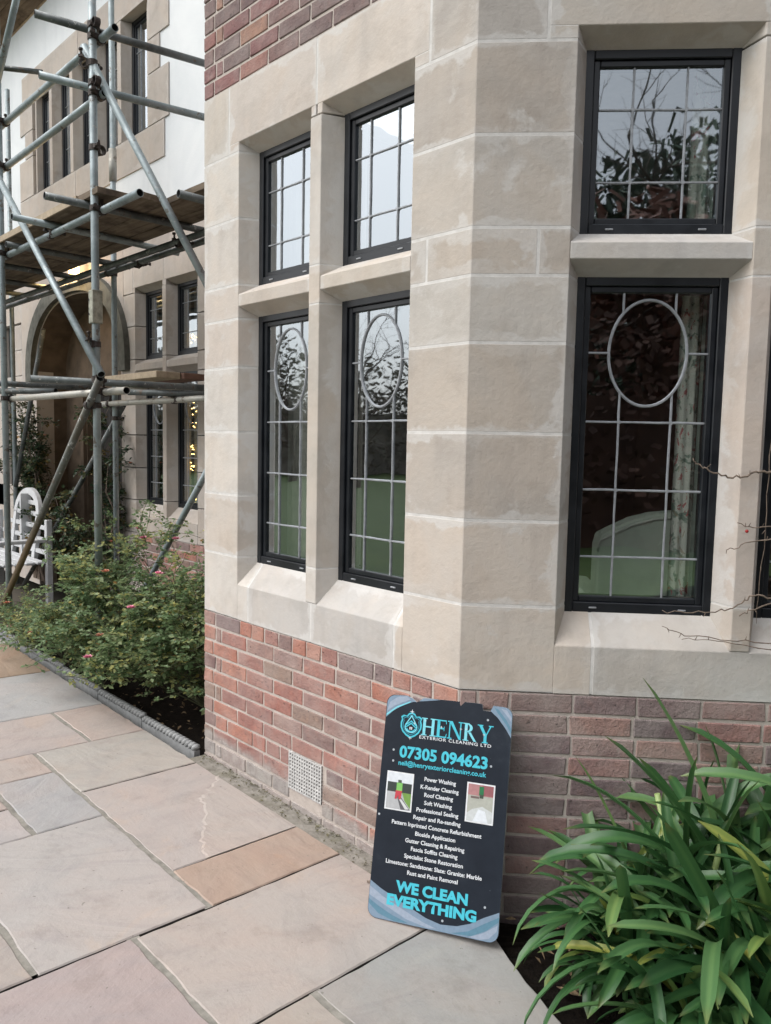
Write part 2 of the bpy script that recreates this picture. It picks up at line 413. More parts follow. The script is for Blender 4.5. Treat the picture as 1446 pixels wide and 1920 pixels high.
def lead_bar(mb, x0, z0, x1, z1, y, wd=.0085):
    d = Vector((x1-x0, 0, z1-z0)); L = d.length; d /= L; p = Vector((-d.z, 0, d.x)); n = max(1, int(L/.07)); vs = []; k = Vector((0, .0035, 0)); kk = Vector((0, .002, 0))
    for i in range(n+1):                           # hand-bent: never quite straight or even
        a = Vector((x0, y, z0))+d*L*i/n+p*random.uniform(-.0011, .0011)*(0 < i < n); q = p*wd/2*random.uniform(.86, 1.14)
        vs += [a-q+k, a-q*.5-kk, a+q*.5-kk, a+q+k]
    fs = [(4*i+j, 4*i+(j+1) % 4, 4*i+4+(j+1) % 4, 4*i+4+j) for i in range(n) for j in range(4)]+[(0, 3, 2, 1), (4*n, 4*n+1, 4*n+2, 4*n+3)]
    mb.add(vs, fs); return mb

def window(frame, u0, u1, z0, z1, kind, vx, detail=True, fy=DEP):
    """a black casement: outer frame mesh, with sash, pane and lead strips below it"""
    y0, y1 = fy-.002, fy+.07
    fw = .028
    mb = MB()
    o = .012                                       # run into the stone
    def ring(mb, a0, a1, b0, b1, wd, ya, yb, bottom=None):
        bw = bottom or wd
        mb.prism([(a0, ya), (a0+wd, ya), (a0+wd, yb), (a0, yb)], b0, b1)
        mb.prism([(a1-wd, ya), (a1, ya), (a1, yb), (a1-wd, yb)], b0, b1)
        mb.box(a0+wd, a1-wd, ya+.0006, yb, b1-wd, b1)
        mb.box(a0+wd, a1-wd, ya+.0006, yb, b0, b0+bw)
    ring(mb, u0-o, u1+o, z0-o, z1+o, fw+o, y0, y1, fw+o+.006)
    win = mb.obj('window', FRAME, house, frame, bevel=.003)
    a0, a1, b0, b1 = u0+fw, u1-fw, z0+fw+.006, z1-fw
    ms = MB(); ring(ms, a0, a1, b0, b1, .022, y0+.012, y1-.01)
    ms.obj('sash', FRAME, win, frame, bevel=.003)
    g0, g1, h0, h1 = a0+.02, a1-.02, b0+.02, b1-.02
    gy = y0+.024
    MB().box(g0, g1, gy, gy+.004, h0, h1).obj('pane', GLASS, win, frame)
    ly = gy-.0045
    g0 += .002; g1 -= .002; h0 += .002; h1 -= .002
    def strip(x0, z0_, x1, z1_): lead_bar(MB(), x0, z0_, x1, z1_, ly).obj('lead_strip', LEADM, win, frame)
    c = (u0+u1)/2
    if kind == 'grid':
        for x in (c-vx, c+vx): strip(x, h0, x, h1)
        for f in (.31, .73) if not detail else ((2.575-2.395)/(3.01-2.395), (2.82-2.395)/(3.01-2.395)):
            strip(g0, z0+(z1-z0)*f, g1, z0+(z1-z0)*f)
    else:
        zs = lambda z: z0+(z-1.05)/(2.245-1.05)*(z1-z0)
        oc, oh = zs(1.985), .187*(z1-z0)/1.195; ow = .75*vx*2
        ow = ow*.5*1.52 if False else vx*1.5
        kx = math.sqrt(max(0, 1-(vx/ow)**2))*oh
        for x in (c-vx, c+vx):
            strip(x, oc+kx, x, h1); strip(x, h0, x, oc-kx)
        strip(g0, oc, c-ow, oc); strip(c+ow, oc, g1, oc)
        for z in (1.74, 1.495, 1.25): strip(g0, zs(z), g1, zs(z))
        mo = MB(); N = 44; vs = []; wd = .0055
        for i in range(N):
            a = 2*pi*i/N; d = Vector((cos(a)/ow, 0, sin(a)/oh)).normalized(); p = Vector((c+ow*cos(a), ly, oc+oh*sin(a)))
            vs += [p-d*wd+Vector((0, .0035, 0)), p-d*wd*.5-Vector((0, .003, 0)), p+d*wd*.5-Vector((0, .003, 0)), p+d*wd+Vector((0, .0035, 0))]
        fs = [(4*i+k, 4*((i+1) % N)+k, 4*((i+1) % N)+(k+1) % 4, 4*i+(k+1) % 4) for i in range(N) for k in range(4)]
        mo.add(vs, fs); mo.obj('oval_lead', LEADM, win, frame)
    if detail:
        zz = [z0+(z1-z0)*f for f in ((2.575-2.395)/.615, (2.82-2.395)/.615)] if kind == 'grid' else [zs(z) for z in (1.74, 1.495, 1.25)]
        ms = MB()
        for x in (c-vx, c+vx):
            for z in zz: ms.add([(x+.0075*cos(k*pi/4)*random.uniform(.8, 1.2), ly-.0024, z+.0075*sin(k*pi/4)*random.uniform(.8, 1.2)) for k in range(8)], [tuple(range(8))[::-1]])
        ms.obj('solder_joints', LEADM, win, frame)['kind'] = 'stuff'
    if detail:                                     # little drain caps on the bottom rail
        for x in (u0+.10, u1-.10):
            MB().box(x-.014, x+.014, y0-.004, y0+.003, z0+.012, z0+.018).obj('drain_cap', LEADM, win, frame, bevel=.0015)
    return win

# ---- bay face A
def pier_left(frame, mat, x0, x1, z0, z1, extra=None):
    mb = MB().prism([(x0+J, 0), (x1, 0), (x1+SPL, DEP), (x1+SPL, TH), (x0+J, TH)], z0+J, z1-J)
    if extra: extra(mb)
    return block(frame, mb, mat)
OA = [(.31, .858), (.929, 1.463)]
OBW = [(.335, .943), (1.007, 1.615)]
for i in range(8):
    if i == 0:
        pier_left(FA, ST_A, 0, .31, Z[0], Z[1], lambda mb: mb.profile(SILLP, .3105, .40))
    else:
        pier_left(FA, ST_A, -J if i % 2 else 0, .31, Z[i], Z[i+1])
block(FA, MB().box(0, .227-J, 0, TH, Z[8]+J, Z[9]), ST_A)
# lintels of A: two long stones with stools over jamb and mullion
for a, b in ((.227+J, .8935-J), (.8935+J, 1.538-J)):
    mb = MB().profile(LINTP, a, b)
    if a < .5:
        mb.prism([(a, 0), (.31, 0), (.31+SPL, DEP), (.31+SPL, TH), (a, TH)], Z[8]+J, 3.0495)
        mb.prism([(.858, -.0), (b, -.0), (b, TH), (.858-SPL, TH), (.858-SPL, DEP)], Z[8]+J, 3.0495)
    else:
        mb.prism([(a, -.0), (.929, -.0), (.929+SPL, DEP), (.929+SPL, TH), (a, TH)], Z[8]+J, 3.0495)
        mb.prism([(1.463, 0), (b, 0), (b, TH), (1.463-SPL, TH), (1.463-SPL, DEP)], Z[8]+J, 3.0495)
    block(FA, mb, ST_A)
# sills of A
block(FA, MB().profile(SILLP, .40+2*J, .893-J), ST_SILL); block(FA, MB().profile(SILLP, .893+J, 1.42-2*J), ST_SILL)
# mullion and transoms of A
def mullion(frame, c0, c1, mat):
    for a, b in ((.942, 1.10), (1.10, Z[5]), (Z[5], Z[6]), (Z[6], Z[8])):
        block(frame, MB().prism(mull(c0, c1), a+J*.6, b-J*.6), mat, 'mullion_stone')
mullion(FA, .858, .929, ST_A)
for a, b in OA: block(FA, MB().profile(TRANP, a+.002, b-.002), ST_A, 'transom_stone')
# ---- arris stones wrapping from A to B
ci = (LA-TH*math.tan(TURN/2), TH)
def wrap(xa, ub, z0, z1, jambA, jambB, mat, extra=None):
    pa = [(1.463-SPL, TH), (1.463-SPL, DEP), (1.463, 0)] if jambA else [(xa+J, TH), (xa+J, 0)]
    pb = [inB(.335, 0), inB(.335+SPL, DEP), inB(.335+SPL, TH)] if jambB else [inB(ub-J, 0), inB(ub-J, TH)]
    mb = MB().prism(pa+[(LA, 0)]+pb+[ci], z0+J, z1-J)
    if extra: extra(mb)
    return block(FA, mb, mat)
def profB(mb, u0, u1):
    n = len(mb.v); t = MB().profile(SILLP, u0, u1)
    mb.add([FB @ Vector(v) for v in t.v], t.f)
for i in range(8):
    if i == 0:
        wrap(0, 0, Z[0], Z[1], True, True, ST_A, lambda mb: (mb.profile(SILLP, 1.42, 1.4625), profB(mb, .3355, .47-J)))
    elif i == 5:
        wrap(1.545, .228, Z[5], Z[6], False, False, ST_B)
        block(FA, MB().prism([(1.463-SPL, TH), (1.463-SPL, DEP), (1.463, 0), (1.545-J, 0), (1.545-J, TH)], Z[5]+J, Z[6]-J), ST_B)
        block(FB, MB().prism([(.228+J, TH), (.228+J, 0), (.335, 0), (.335+SPL, DEP), (.335+SPL, TH)], Z[5]+J, Z[6]-J), ST_B)
    else:
        wrap(0, 0, Z[i], Z[i+1], True, True, ST_A if i in (1,) else ST_B)
wrap(1.538, .237, Z[8], 3.319, False, False, ST_B)
# ---- face B
for a, b in ((.237+J, .975-J), (.975+J, 1.713)):
    mb = MB().profile(LINTP, a, b)
    if a < .5:
        mb.prism([(a, 0), (.335, 0), (.335+SPL, DEP), (.335+SPL, TH), (a, TH)], Z[8]+J, 3.0495)
        mb.prism([(.943, 0), (b, 0), (b, TH), (.943-SPL, TH), (.943-SPL, DEP)], Z[8]+J, 3.0495)
    else:
        mb.prism([(a, 0), (1.007, 0), (1.007+SPL, DEP), (1.007+SPL, TH), (a, TH)], Z[8]+J, 3.0495)
        mb.prism([(1.615, 0), (b, 0), (b, TH), (1.615-SPL, TH), (1.615-SPL, DEP)], Z[8]+J, 3.0495)
    block(FB, mb, ST_A)
block(FB, MB().profile(SILLP, .47+J, 1.2-J), ST_SILL); block(FB, MB().profile(SILLP, 1.2+J, 1.61), ST_SILL)
mullion(FB, .943, 1.007, ST_A)
for a, b in OBW: block(FB, MB().profile(TRANP, a+.002, b-.002), ST_SILL, 'transom_stone')
for i in range(9):
    block(FB, MB().prism([(1.615, 0), (1.95, 0), (1.95, TH), (1.615-SPL, TH), (1.615-SPL, DEP)] if i < 8 else [(1.713+J, 0), (1.95, 0), (1.95, TH), (1.713+J, TH)], Z[i]+J, Z[i+1]-J), ST_B)
# white lime pointing just behind the stone faces fills the joints
e_ = .0007
SP_ = [(e_, .768), (e_, .9395), (DEP+e_, 1.0492), (TH-.01, 1.0492), (TH-.01, .768)]
MB().prism([(.004, e_), (.309, e_), (.354, DEP), (.354, TH-.01), (.004, TH-.01)], .768, 3.316).obj('pointing', LIME, house, FA)
MB().prism([(1.419, TH-.01), (1.419, DEP), (1.464, e_), (LA, e_), inB(.334, e_), inB(.379, DEP), inB(.379, TH-.01), (ci[0], TH-.01)], .768, 3.316).obj('pointing', LIME, house, FA)
MB().profile(SP_, .32, 1.455).box(.31, LA-.2, e_+.0002, TH-.012, 3.0508, 3.316).obj('pointing', LIME, house, FA)
MB().profile(SP_, .34, 1.61).box(.33, 1.95, e_+.0002, TH-.012, 3.0508, 3.316).obj('pointing', LIME, house, FB)
for fr, c0, c1 in ((FA, .859, .928), (FB, .944, 1.006)):
    MB().prism([(c0, -.002), (c1, -.002), (c1+SPL, DEP), (c1+SPL, TH-.01), (c0-SPL, TH-.01), (c0-SPL, DEP)], .95, 3.0).obj('pointing', LIME, house, fr)
# windows of the bay
for k, (a, b) in enumerate(OA):
    w1 = window(FA, a+SPL, b-SPL, 1.05, 2.245, 'oval', .081); w2 = window(FA, a+SPL, b-SPL, 2.395, 3.01, 'grid', .081)
for k, (a, b) in enumerate(OBW):
    window(FB, a+SPL, b-SPL, 1.05, 2.245, 'oval', .091); window(FB, a+SPL, b-SPL, 2.395, 3.01, 'grid', .091)

# ---- brickwork
CH, BH, MJ = .0765, .0655, .010
BM = {}
def brick_mesh(L, var, mat):
    key = (round(L, 3), var, mat.name)
    if key not in BM:
        rr = random.Random(hash((round(L*1000), var)) & 0xffff)
        mb = MB().box(0, L, 0, .10, 0, BH)
        mb.v = [(x+rr.uniform(-.003, .003), y+rr.uniform(-.0014, .0012)*(y < .01), z+rr.uniform(-.0026, .0026)) for x, y, z in mb.v]
        BM[key] = mb.mesh('brick', mat, bevel=.003)
    return BM[key]
def brick(frame, u, z, L, mat, proud=None):
    p = random.uniform(-.002, .0004) if proud is None else proud
    o = bpy.data.objects.new('brick', brick_mesh(L, random.randrange(4), mat))
    return link(o, house, frame @ Matrix.Translation((u, p, z)) @ Matrix.Rotation(random.uniform(-.004, .004), 4, 'Y'))
ST, HD = .215, .1025
def course(frame, u0, u1, z, pattern, mat, gaps=()):
    u = u0; i = 0
    while u < u1-.02:
        L = pattern(i); i += 1
        L = min(L, u1-u)
        if u1-(u+L) < .035: L = u1-u
        segs = [(u, u+L)]
        for a, b, za, zb in gaps:                  # leave room for the vent grille
            if z+BH > za+.004 and z < zb-.004:
                ns = []
                for s0, s1 in segs:
                    if s1 <= a or s0 >= b: ns.append((s0, s1)); continue
                    if a-s0 > .02: ns.append((s0, a))
                    if s1-b > .02: ns.append((b, s1))
                segs = ns
        for s0, s1 in segs: brick(frame, s0, z, round(s1-s0, 3), mat)
        u += L+MJ
GR = (.745, .99, .055, .232)
for k in range(13):
    z = .765-MJ*.5-BH-k*CH
    if z < -.25: break
    if k == 0: pat = lambda i: (HD if i == 0 else (ST if i in (1, 9) else HD-.008 if i % 4 else HD))
    elif k == 7: pat = lambda i: HD if i not in (2, 5) else ST
    elif k % 2: pat = lambda i: [HD, .045, ST][i] if i < 3 else ST
    else: pat = lambda i: HD-.02 if i == 0 else ST
    course(FA, .004 if k % 2 else .001, LA-.004, z, pat, BR_A, [GR])
    if k % 2: patb = lambda i: [.16, ST][min(i, 1)]
    else: patb = lambda i: [.06, HD][i] if i < 2 else ST
    course(FB, .006, 1.95, z, patb, BR_B)
for k in range(8):                                # brick above the bay's stone head
    z = 3.319+MJ*.6+k*CH
    course(FA, .002, LA-.004, z, (lambda i: [HD, .05, ST][i] if i < 3 else ST) if k % 2 else (lambda i: HD-.02 if i == 0 else ST), BR_T)
    if k < 1: course(FB, .006, 1.95, z, lambda i: ST, BR_T)
def mass(frame_pts_z, name='mortar', mat=MORTAR):
    pass
OUT = [(.003, .0045), (LA+.001, .0045)]
bend = inB(1.95, .0042)
cdir = FB.to_3x3() @ rz(TURN).to_3x3() @ Vector((1, 0, 0))
cend = (bend[0]+cdir.x*1.75, bend[1]+cdir.y*1.75)
def shell(z0, z1, t=.2):
    b2 = inB(1.95-.08, t); nrm = Vector((-cdir.y, cdir.x))
    ce = (cend[0]+nrm.x*t, cend[1]+nrm.y*t)
    return [(.003, .0042), inB(0, .0042), bend, cend, ce, b2, (LA-TH*math.tan(TURN/2), t), (.003, t)], z0, z1
p_, a_, b_ = shell(-.3, .762); MB().prism(p_, a_, b_).obj('mortar', MORTAR, house, FA)
p_, a_, b_ = shell(3.3185, 5.6); MB().prism(p_, a_, b_).obj('mortar', MORTAR, house, FA)
# side wall C of the bay (just out of sight), stone coloured, and the return back to the main front
nrm = Vector((-cdir.y, cdir.x))
mb = MB().prism([bend, cend, (cend[0]+nrm.x*.2, cend[1]+nrm.y*.2), (bend[0]+nrm.x*.2, bend[1]+nrm.y*.2)], .765, 3.317)
o = mb.obj('side_wall', ST_B, house, FA, uvm=True); o['bw'] = 1.7; o['bh'] = 2.5
mb = MB().box(.003, .2, .2205, 1.27, -.3, 5.6); o = mb.obj('side_wall', BR_T, house, FA)
# air brick grille: plate with rows of square holes
mb = MB(); gx0, gx1, gz0, gz1 = .752, .983, .06, .226
nx, nz = 13, 10; cw, chh = (gx1-gx0)/nx, (gz1-gz0)/nz
for i in range(nx+1): mb.box(gx0+i*cw-.0036, gx0+i*cw+.0036, -.004, .006, gz0-.005, gz1+.005)
for j in range(nz+1): mb.box(gx0-.0036, gx1+.0036, -.0033, .0055, gz0+j*chh-.0034, gz0+j*chh+.0034)
gr = mb.obj('vent_grille', plain('chalky_white_plastic', (.52, .52, .51), .7, .25, 40), house, FA); gr['label'] = 'white square vent grille with small holes in the brick foot'
MB().box(gx0, gx1, .012, .05, gz0, gz1).obj('vent_box', HOLE, house, FA)

# ---- interior of the bay room
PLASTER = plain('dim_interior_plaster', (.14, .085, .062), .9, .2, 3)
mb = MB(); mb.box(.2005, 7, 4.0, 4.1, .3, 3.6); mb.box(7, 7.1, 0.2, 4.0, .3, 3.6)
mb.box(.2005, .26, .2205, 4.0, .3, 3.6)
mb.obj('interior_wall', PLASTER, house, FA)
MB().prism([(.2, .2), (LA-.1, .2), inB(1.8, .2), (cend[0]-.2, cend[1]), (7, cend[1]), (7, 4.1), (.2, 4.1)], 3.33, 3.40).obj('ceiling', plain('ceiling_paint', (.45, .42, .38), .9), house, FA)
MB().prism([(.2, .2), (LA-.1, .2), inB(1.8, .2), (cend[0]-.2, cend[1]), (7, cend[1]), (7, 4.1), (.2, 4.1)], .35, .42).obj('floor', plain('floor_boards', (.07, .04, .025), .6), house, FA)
mb = MB(); mb.box(.05, 7.2, 1.3, 4.3, 5.6, 5.7); mb.prism(shell(0, 1)[0]+[], 5.6, 5.7); mb.prism([(.003, .0045), inB(0, .0045), bend, cend, (cend[0], 4.3), (0.003, 4.3)], 5.701, 5.8)
mb.obj('bay_roof', plain('lead_roof', (.2, .21, .22), .6), house, FA)
MB().box(cend[0]-.15, 7.3, cend[1]-.1, cend[1]+.1, -.3, 5.6).obj('main_wall', BR_T, house, FA)

# ------------------------------------------------------------------ main front behind the scaffold
def plain_block(x0, x1, z0, z1, y0=0, y1=TH, mat=ST_M): return block(FM, MB().box(x0+J, x1-J, y0, y1, z0+J, z1-J), mat)
OM = [(-3.385, -2.855), (-2.79, -2.26)]
pl = [(-3.62, Z[0]), ]
for i in range(8):
    x0 = -3.62
    block(FM, MB().prism([(x0, 0), (-3.385, 0), (-3.385+SPL, DEP), (-3.385+SPL, TH), (x0, TH)], Z[i]+J, Z[i+1]-J), ST_M)
    block(FM, MB().prism([(-2.26, 0), (-1.75, 0), (-1.75, TH), (-2.26-SPL, TH), (-2.26-SPL, DEP)], Z[i]+J, Z[i+1]-J), ST_M)
    plain_block(-1.75, -1.1, Z[i], Z[i+1]); plain_block(-1.1, 0.0, Z[i], Z[i+1])
block(FM, MB().profile(SILLP, -3.38, -2.83), ST_M); block(FM, MB().profile(SILLP, -2.825, -2.265), ST_M)
mullion(FM, -2.855, -2.79, ST_M)
for a, b in OM: block(FM, MB().profile(TRANP, a+.002, b-.002), ST_M, 'transom_stone')
for a, b in ((-3.42, -2.83), (-2.825, -1.75), (-1.745, -.9), (-.895, 0)): block(FM, MB().profile(LINTP, a, b), ST_M)
mb = MB().box(-2.855, -2.79, -.001, TH, Z[8], 3.049); mb.box(-3.42, -3.386, 0.001, TH, Z[8], 3.049); mb.box(-2.259, 0, 0.001, TH, Z[8], 3.049)
o = block(FM, mb, ST_M)
for a, b in OM:
    window(FM, a+SPL, b-SPL, 1.05, 2.245, 'oval', .078, False); window(FM, a+SPL, b-SPL, 2.395, 3.01, 'grid', .078, False)
for k in range(10):
    z = .765-MJ*.5-BH-k*CH
    course(FM, -3.4 if k % 2 else -3.29, -.9, z, lambda i: ST, BR_A)
MB().box(-3.62, 0, .0045, .2, -.2, .762).obj('mortar', MORTAR, house, FM)
plain_block(-3.6215, -3.42, 3.004, 3.319); plain_block(-3.62, 0, 3.322, 3.62)
# arched porch
ac, ahw, ar, asp = -4.79, 1.11, .74, 2.42
NA = 28
def archpt(k, e=0.0):
    a = pi*k/NA; ca, sa = cos(a), sin(a)
    return (ac-(ahw+e)*(abs(ca)**.9)*(1 if ca > 0 else -1), asp+(ar+e)*sa**.92)
mb = MB()
mb.box(-6.35, ac-ahw, 0, .20, -.1, asp); mb.box(ac+ahw, -3.6225, 0, .20, -.1, asp)
TOPZ = 3.62
xs = [archpt(k) for k in range(NA+1)]
for k in range(NA):
    (xa, za), (xb, zb) = xs[k], xs[k+1]
    mb.add([(xa, 0, za), (xb, 0, zb), (xb, 0, TOPZ), (xa, 0, TOPZ)], [(0, 1, 2, 3)])
    mb.add([(xa, 0, za), (xb, 0, zb), (xb, .35, zb), (xa, .35, za)], [(3, 2, 1, 0)], 1, True)
mb.box(-6.35, ac-ahw, 0, .20, asp, TOPZ); mb.box(ac+ahw, -3.6225, 0, .20, asp, TOPZ)
WARMST = plain('brown_porch_stone', (.11, .08, .055), .9, .35, 6, bumpd=.008)
o = mb.obj('porch_wall', [ST_M, WARMST], house, FM, uvm=True); o['bw'] = 3; o['bh'] = 4
mb = MB()                                          # hood mould round the arch
for k in range(NA):
    q = [archpt(k, .02), archpt(k+1, .02), archpt(k+1, .19), archpt(k, .19)]
    mb.add([(x, -.055, z) for x, z in q]+[(x, .0, z) for x, z in q], [(0, 1, 2, 3), (0, 4, 5, 1), (2, 6, 7, 3)])
for sx in (-1, 1):
    xa = ac+sx*(ahw+.105); mb.box(xa-.085, xa+.085, -.055, -.0, 2.30, asp)
mb.obj('hood_mould', plain('dark_weathered_stone', (.10, .10, .085), .9, .35, 12, bumpd=.01), house, FM)
WOODD = plain('dark_oak', (.018, .014, .012), .6, .4, 10)
mb = MB(); mb.box(ac-1.3, ac-.52, .35, .55, -.1, 3.4); mb.box(ac+.52, ac+1.3, .35, .55, -.1, 3.4); mb.box(ac-.52, ac+.52, .35, .55, 2.2, 3.4)
mb.box(ac-.62, ac-.54, .31, .36, -.1, 2.28); mb.box(ac+.54, ac+.62, .31, .36, -.1, 2.28)
mb.obj('porch_back_wall', WARMST, house, FM)
d = MB().box(ac-.52, ac+.52, .46, .52, -.1, 2.2).obj('door', WOODD, house, FM)
for i in range(5): MB().box(ac-.50+i*.2, ac-.31+i*.2, .445, .46, -.05, 2.15).obj('door_board', WOODD, d, FM, bevel=.004)
MB().box(ac-ahw-.05, ac-ahw, .2, .36, -.1, asp).obj('porch_reveal', WARMST, house, FM); MB().box(ac+ahw, ac+ahw+.05, .2, .36, -.1, asp).obj('porch_reveal', WARMST, house, FM)
# window left of the porch
for i in range(8): plain_block(-6.6 if i % 2 else -6.62, -6.353, Z[i], Z[i+1])
window(FM, -7.05, -6.62, 1.05, 2.245, 'oval', .075, False); window(FM, -7.05, -6.62, 2.395, 3.01, 'grid', .075, False)
plain_block(-7.05, -6.62, 2.245, 2.395); plain_block(-9, -7.05, .765, 3.02); plain_block(-9, -6.353, 3.022, 3.62); plain_block(-9, -6.353, -.1, 1.048)
# white render with the long stone window upstairs
RZ0, RZ1 = 3.62, 6.6
wu0, wu1, wz0, wz1 = -5.87, -3.11, 4.43, 5.50
mb = MB()
mb.box(-9, wu0-.05, .012, .2, RZ0, RZ1); mb.box(wu1+.05, .0, .012, .2, RZ0, RZ1)
mb.box(wu0-.05, wu1+.05, .012, .2, RZ0, wz0-.05); mb.box(wu0-.05, wu1+.05, .012, .2, wz1+.05, RZ1)
mb.obj('rendered_wall', RENDER, house, FM)
for (x0, x1, z0, z1) in ((-6.19, -4.6, wz1, 5.775), (-4.6, -2.8, wz1, 5.775), (-6.3, -4.7, 4.09, wz0-.02), (-4.7, -2.81, 4.09, wz0-.02),
                         (wu1, -2.73, 5.14, wz1), (wu1, -2.89, 4.85, 5.14), (wu1, -2.73, wz0-.02, 4.85),
                         (-6.27, wu0, 5.14, wz1), (-6.12, wu0, 4.85, 5.14), (-6.3, wu0, wz0-.02, 4.85)):
    plain_block(x0, x1, z0, z1, y0=0, y1=.18)
for i in range(5):
    a = wu0+.556*i+.045; b = a+.42
    window(FM, a, b, wz0+.02, wz1-.0, 'grid', .075, False, fy=.10)
    if i < 4: block(FM, MB().prism([(b+.03, 0), (b+.106, 0), (b+.136, DEP), (b+.136, .18), (b, .18), (b, DEP)], wz0-.02, wz1), ST_M, 'mullion_stone')
plain_block(wu0, wu0+.045, wz0, wz1, y0=.03); plain_block(wu1-.07, wu1, wz0, wz1, y0=.03)
# dark rooms behind the front
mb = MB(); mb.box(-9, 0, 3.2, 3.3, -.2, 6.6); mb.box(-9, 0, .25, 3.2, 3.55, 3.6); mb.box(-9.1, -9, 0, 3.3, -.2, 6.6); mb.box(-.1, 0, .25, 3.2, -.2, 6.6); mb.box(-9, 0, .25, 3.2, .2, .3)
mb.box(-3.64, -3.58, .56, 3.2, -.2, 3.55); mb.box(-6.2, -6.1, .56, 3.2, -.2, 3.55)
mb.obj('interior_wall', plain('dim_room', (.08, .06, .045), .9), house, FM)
MB().box(-9.4, .6, -.5, 3.6, 6.6, 6.8).obj('eaves', plain('dark_eaves', (.10, .10, .07), .8), house, FM)
# pale blinds in the main front windows
for a, b in OM:
    mb = MB(); n = 10
    for k in range(n):
        x0 = a+.06+(b-a-.2)*.45*k/n; x1 = a+.06+(b-a-.2)*.45*(k+1)/n
        mb.add([(x0, .24+.015*(k % 2), .9), (x1, .24+.015*((k+1) % 2), .9), (x1, .24+.015*((k+1) % 2), 3.1), (x0, .24+.015*(k % 2), 3.1)], [(0, 1, 2, 3)], smooth=True)
    tag(mb.obj('net_curtain', plain('grey_net_cloth', (.33, .33, .34), .9), None, FM), 'grey net curtain behind the '+('left' if a < -3 else 'right')+' light of the window beyond the scaffold', 'curtain')

# ------------------------------------------------------------------ ground
patio = struct(MB().add([(-9, .0, gz(-9, 0)-.05), (-9, -2.9, gz(-9, -2.9)-.05), (7, -2.9, gz(7, -2.9)-.05), (7, 0, gz(7, 0)-.05)], [(0, 1, 2, 3)]).obj('patio', plain('dark_bedding_sand', (.028, .024, .02), .95)))
TG = dict(cream=(.435, .395, .37), pink=(.425, .38, .36), grey=(.40, .385, .375), lgrey=(.43, .41, .395), tan=(.40, .32, .255), yellow=(.43, .385, .34), rose=(.395, .355, .33), brown=(.35, .265, .195), mottle=(.355, .345, .335), buff=(.40, .365, .325))
JOINTD = plain('shaded_slab_side', (.055, .048, .04), .95, .3, 30)  # near-black side colour paints in the shade down the open slab cracks
def slab(u0, u1, o0, o1, tint, gu=.0036, go=.010, poly=None):
    """one flagstone: irregular sawn-and-riven edge, slightly proud of its joints"""
    u0 += gu; u1 -= gu; o0 += go; o1 -= go
    pts = poly or [(u0, -o0), (u0, -o1), (u1, -o1), (u1, -o0)]
    out = []
    for i in range(len(pts)):
        a, b = Vector(pts[i]), Vector(pts[(i+1) % len(pts)]); n = max(2, int((b-a).length/.055)); d = (b-a).normalized(); pn = Vector((-d.y, d.x))
        for k in range(n):
            e = random.uniform(-.0045, .0035) if abs(d.x) > .5 else random.uniform(-.0022, .0018)
            if k == 0: e *= .2
            out.append(a+(b-a)*(k/n)+pn*e)
    cx = sum(p.x for p in out)/len(out); cy = sum(p.y for p in out)/len(out); n = len(out)
    dz = random.uniform(-.0015, .0015); vs = []
    for p in out: vs.append((p.x, p.y, gz(p.x, p.y)-.048))
    for p in out: vs.append((p.x, p.y, gz(p.x, p.y)-.004+dz))
    for p in out:
        q = Vector((p.x, p.y)); c = Vector((cx, cy)); q = q+(c-q).normalized()*.005; vs.append((q.x, q.y, gz(q.x, q.y)+dz))
    fs = []
    fs = [(n+i, n+(i+1) % n, 2*n+(i+1) % n, 2*n+i) for i in range(n)]+[tuple(range(2*n, 3*n))]
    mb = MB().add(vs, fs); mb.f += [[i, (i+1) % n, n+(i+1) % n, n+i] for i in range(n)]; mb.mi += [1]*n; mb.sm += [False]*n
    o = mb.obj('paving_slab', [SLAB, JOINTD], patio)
    o['tint'] = [c*random.uniform(.97, 1.03)*.93 for c in TG[tint]]
    return o
slabs = [(-1.87, -1.03, .09, 1.0, 'lgrey'), (-1.03, -.48, .09, .41, 'yellow'), (-1.03, -.48, .41, 1.0, 'pink'),
         (-.48, .086, .09, .705, 'cream'), (-.48, -.2, .705, 1.2, 'yellow'), (-.2, .36, .705, 1.0, 'grey'), (-.2, .07, 1.0, 1.3, 'buff'), (.07, .36, 1.0, 1.3, 'lgrey'),
         (.086, .94, .09, .705, 'cream'), (.94, 1.232, .09, .705, 'tan'), (.36, 1.226, .705, 1.305, 'lgrey'), (.36, 1.226, 1.305, 1.9, 'buff'),
         (1.232, 1.80, .09, .995, 'cream'), (1.226, 1.80, .995, 1.62, 'rose'), (1.80, 2.45, .695, 1.3, 'buff'), (1.80, 2.45, 1.3, 1.9, 'grey'), (1.226, 1.80, 1.62, 2.3, 'cream'),
         (-2.75, -1.87, .09, .70, 'brown'), (-2.75, -1.87, .70, 1.3, 'grey'), (-3.6, -2.75, .09, .60, 'lgrey'), (-3.6, -2.75, .6, 1.3, 'pink'), (-4.5, -3.6, .09, .7, 'cream'), (-4.5, -3.6, .7, 1.3, 'yellow'), (-5.4, -4.5, .09, .7, 'grey'), (-5.4, -4.5, .7, 1.3, 'pink'),
         (-1.87, -1.03, 1.0, 1.6, 'buff'), (-1.03, -.48, 1.0, 1.6, 'grey'), (-.48, -.2, 1.2, 1.6, 'pink'), (-.2, .36, 1.3, 1.9, 'cream'), (2.45, 3.2, 1.0, 1.9, 'pink'), (3.2, 4.0, 1.0, 1.9, 'cream')]
for s_ in slabs: slab(*s_)
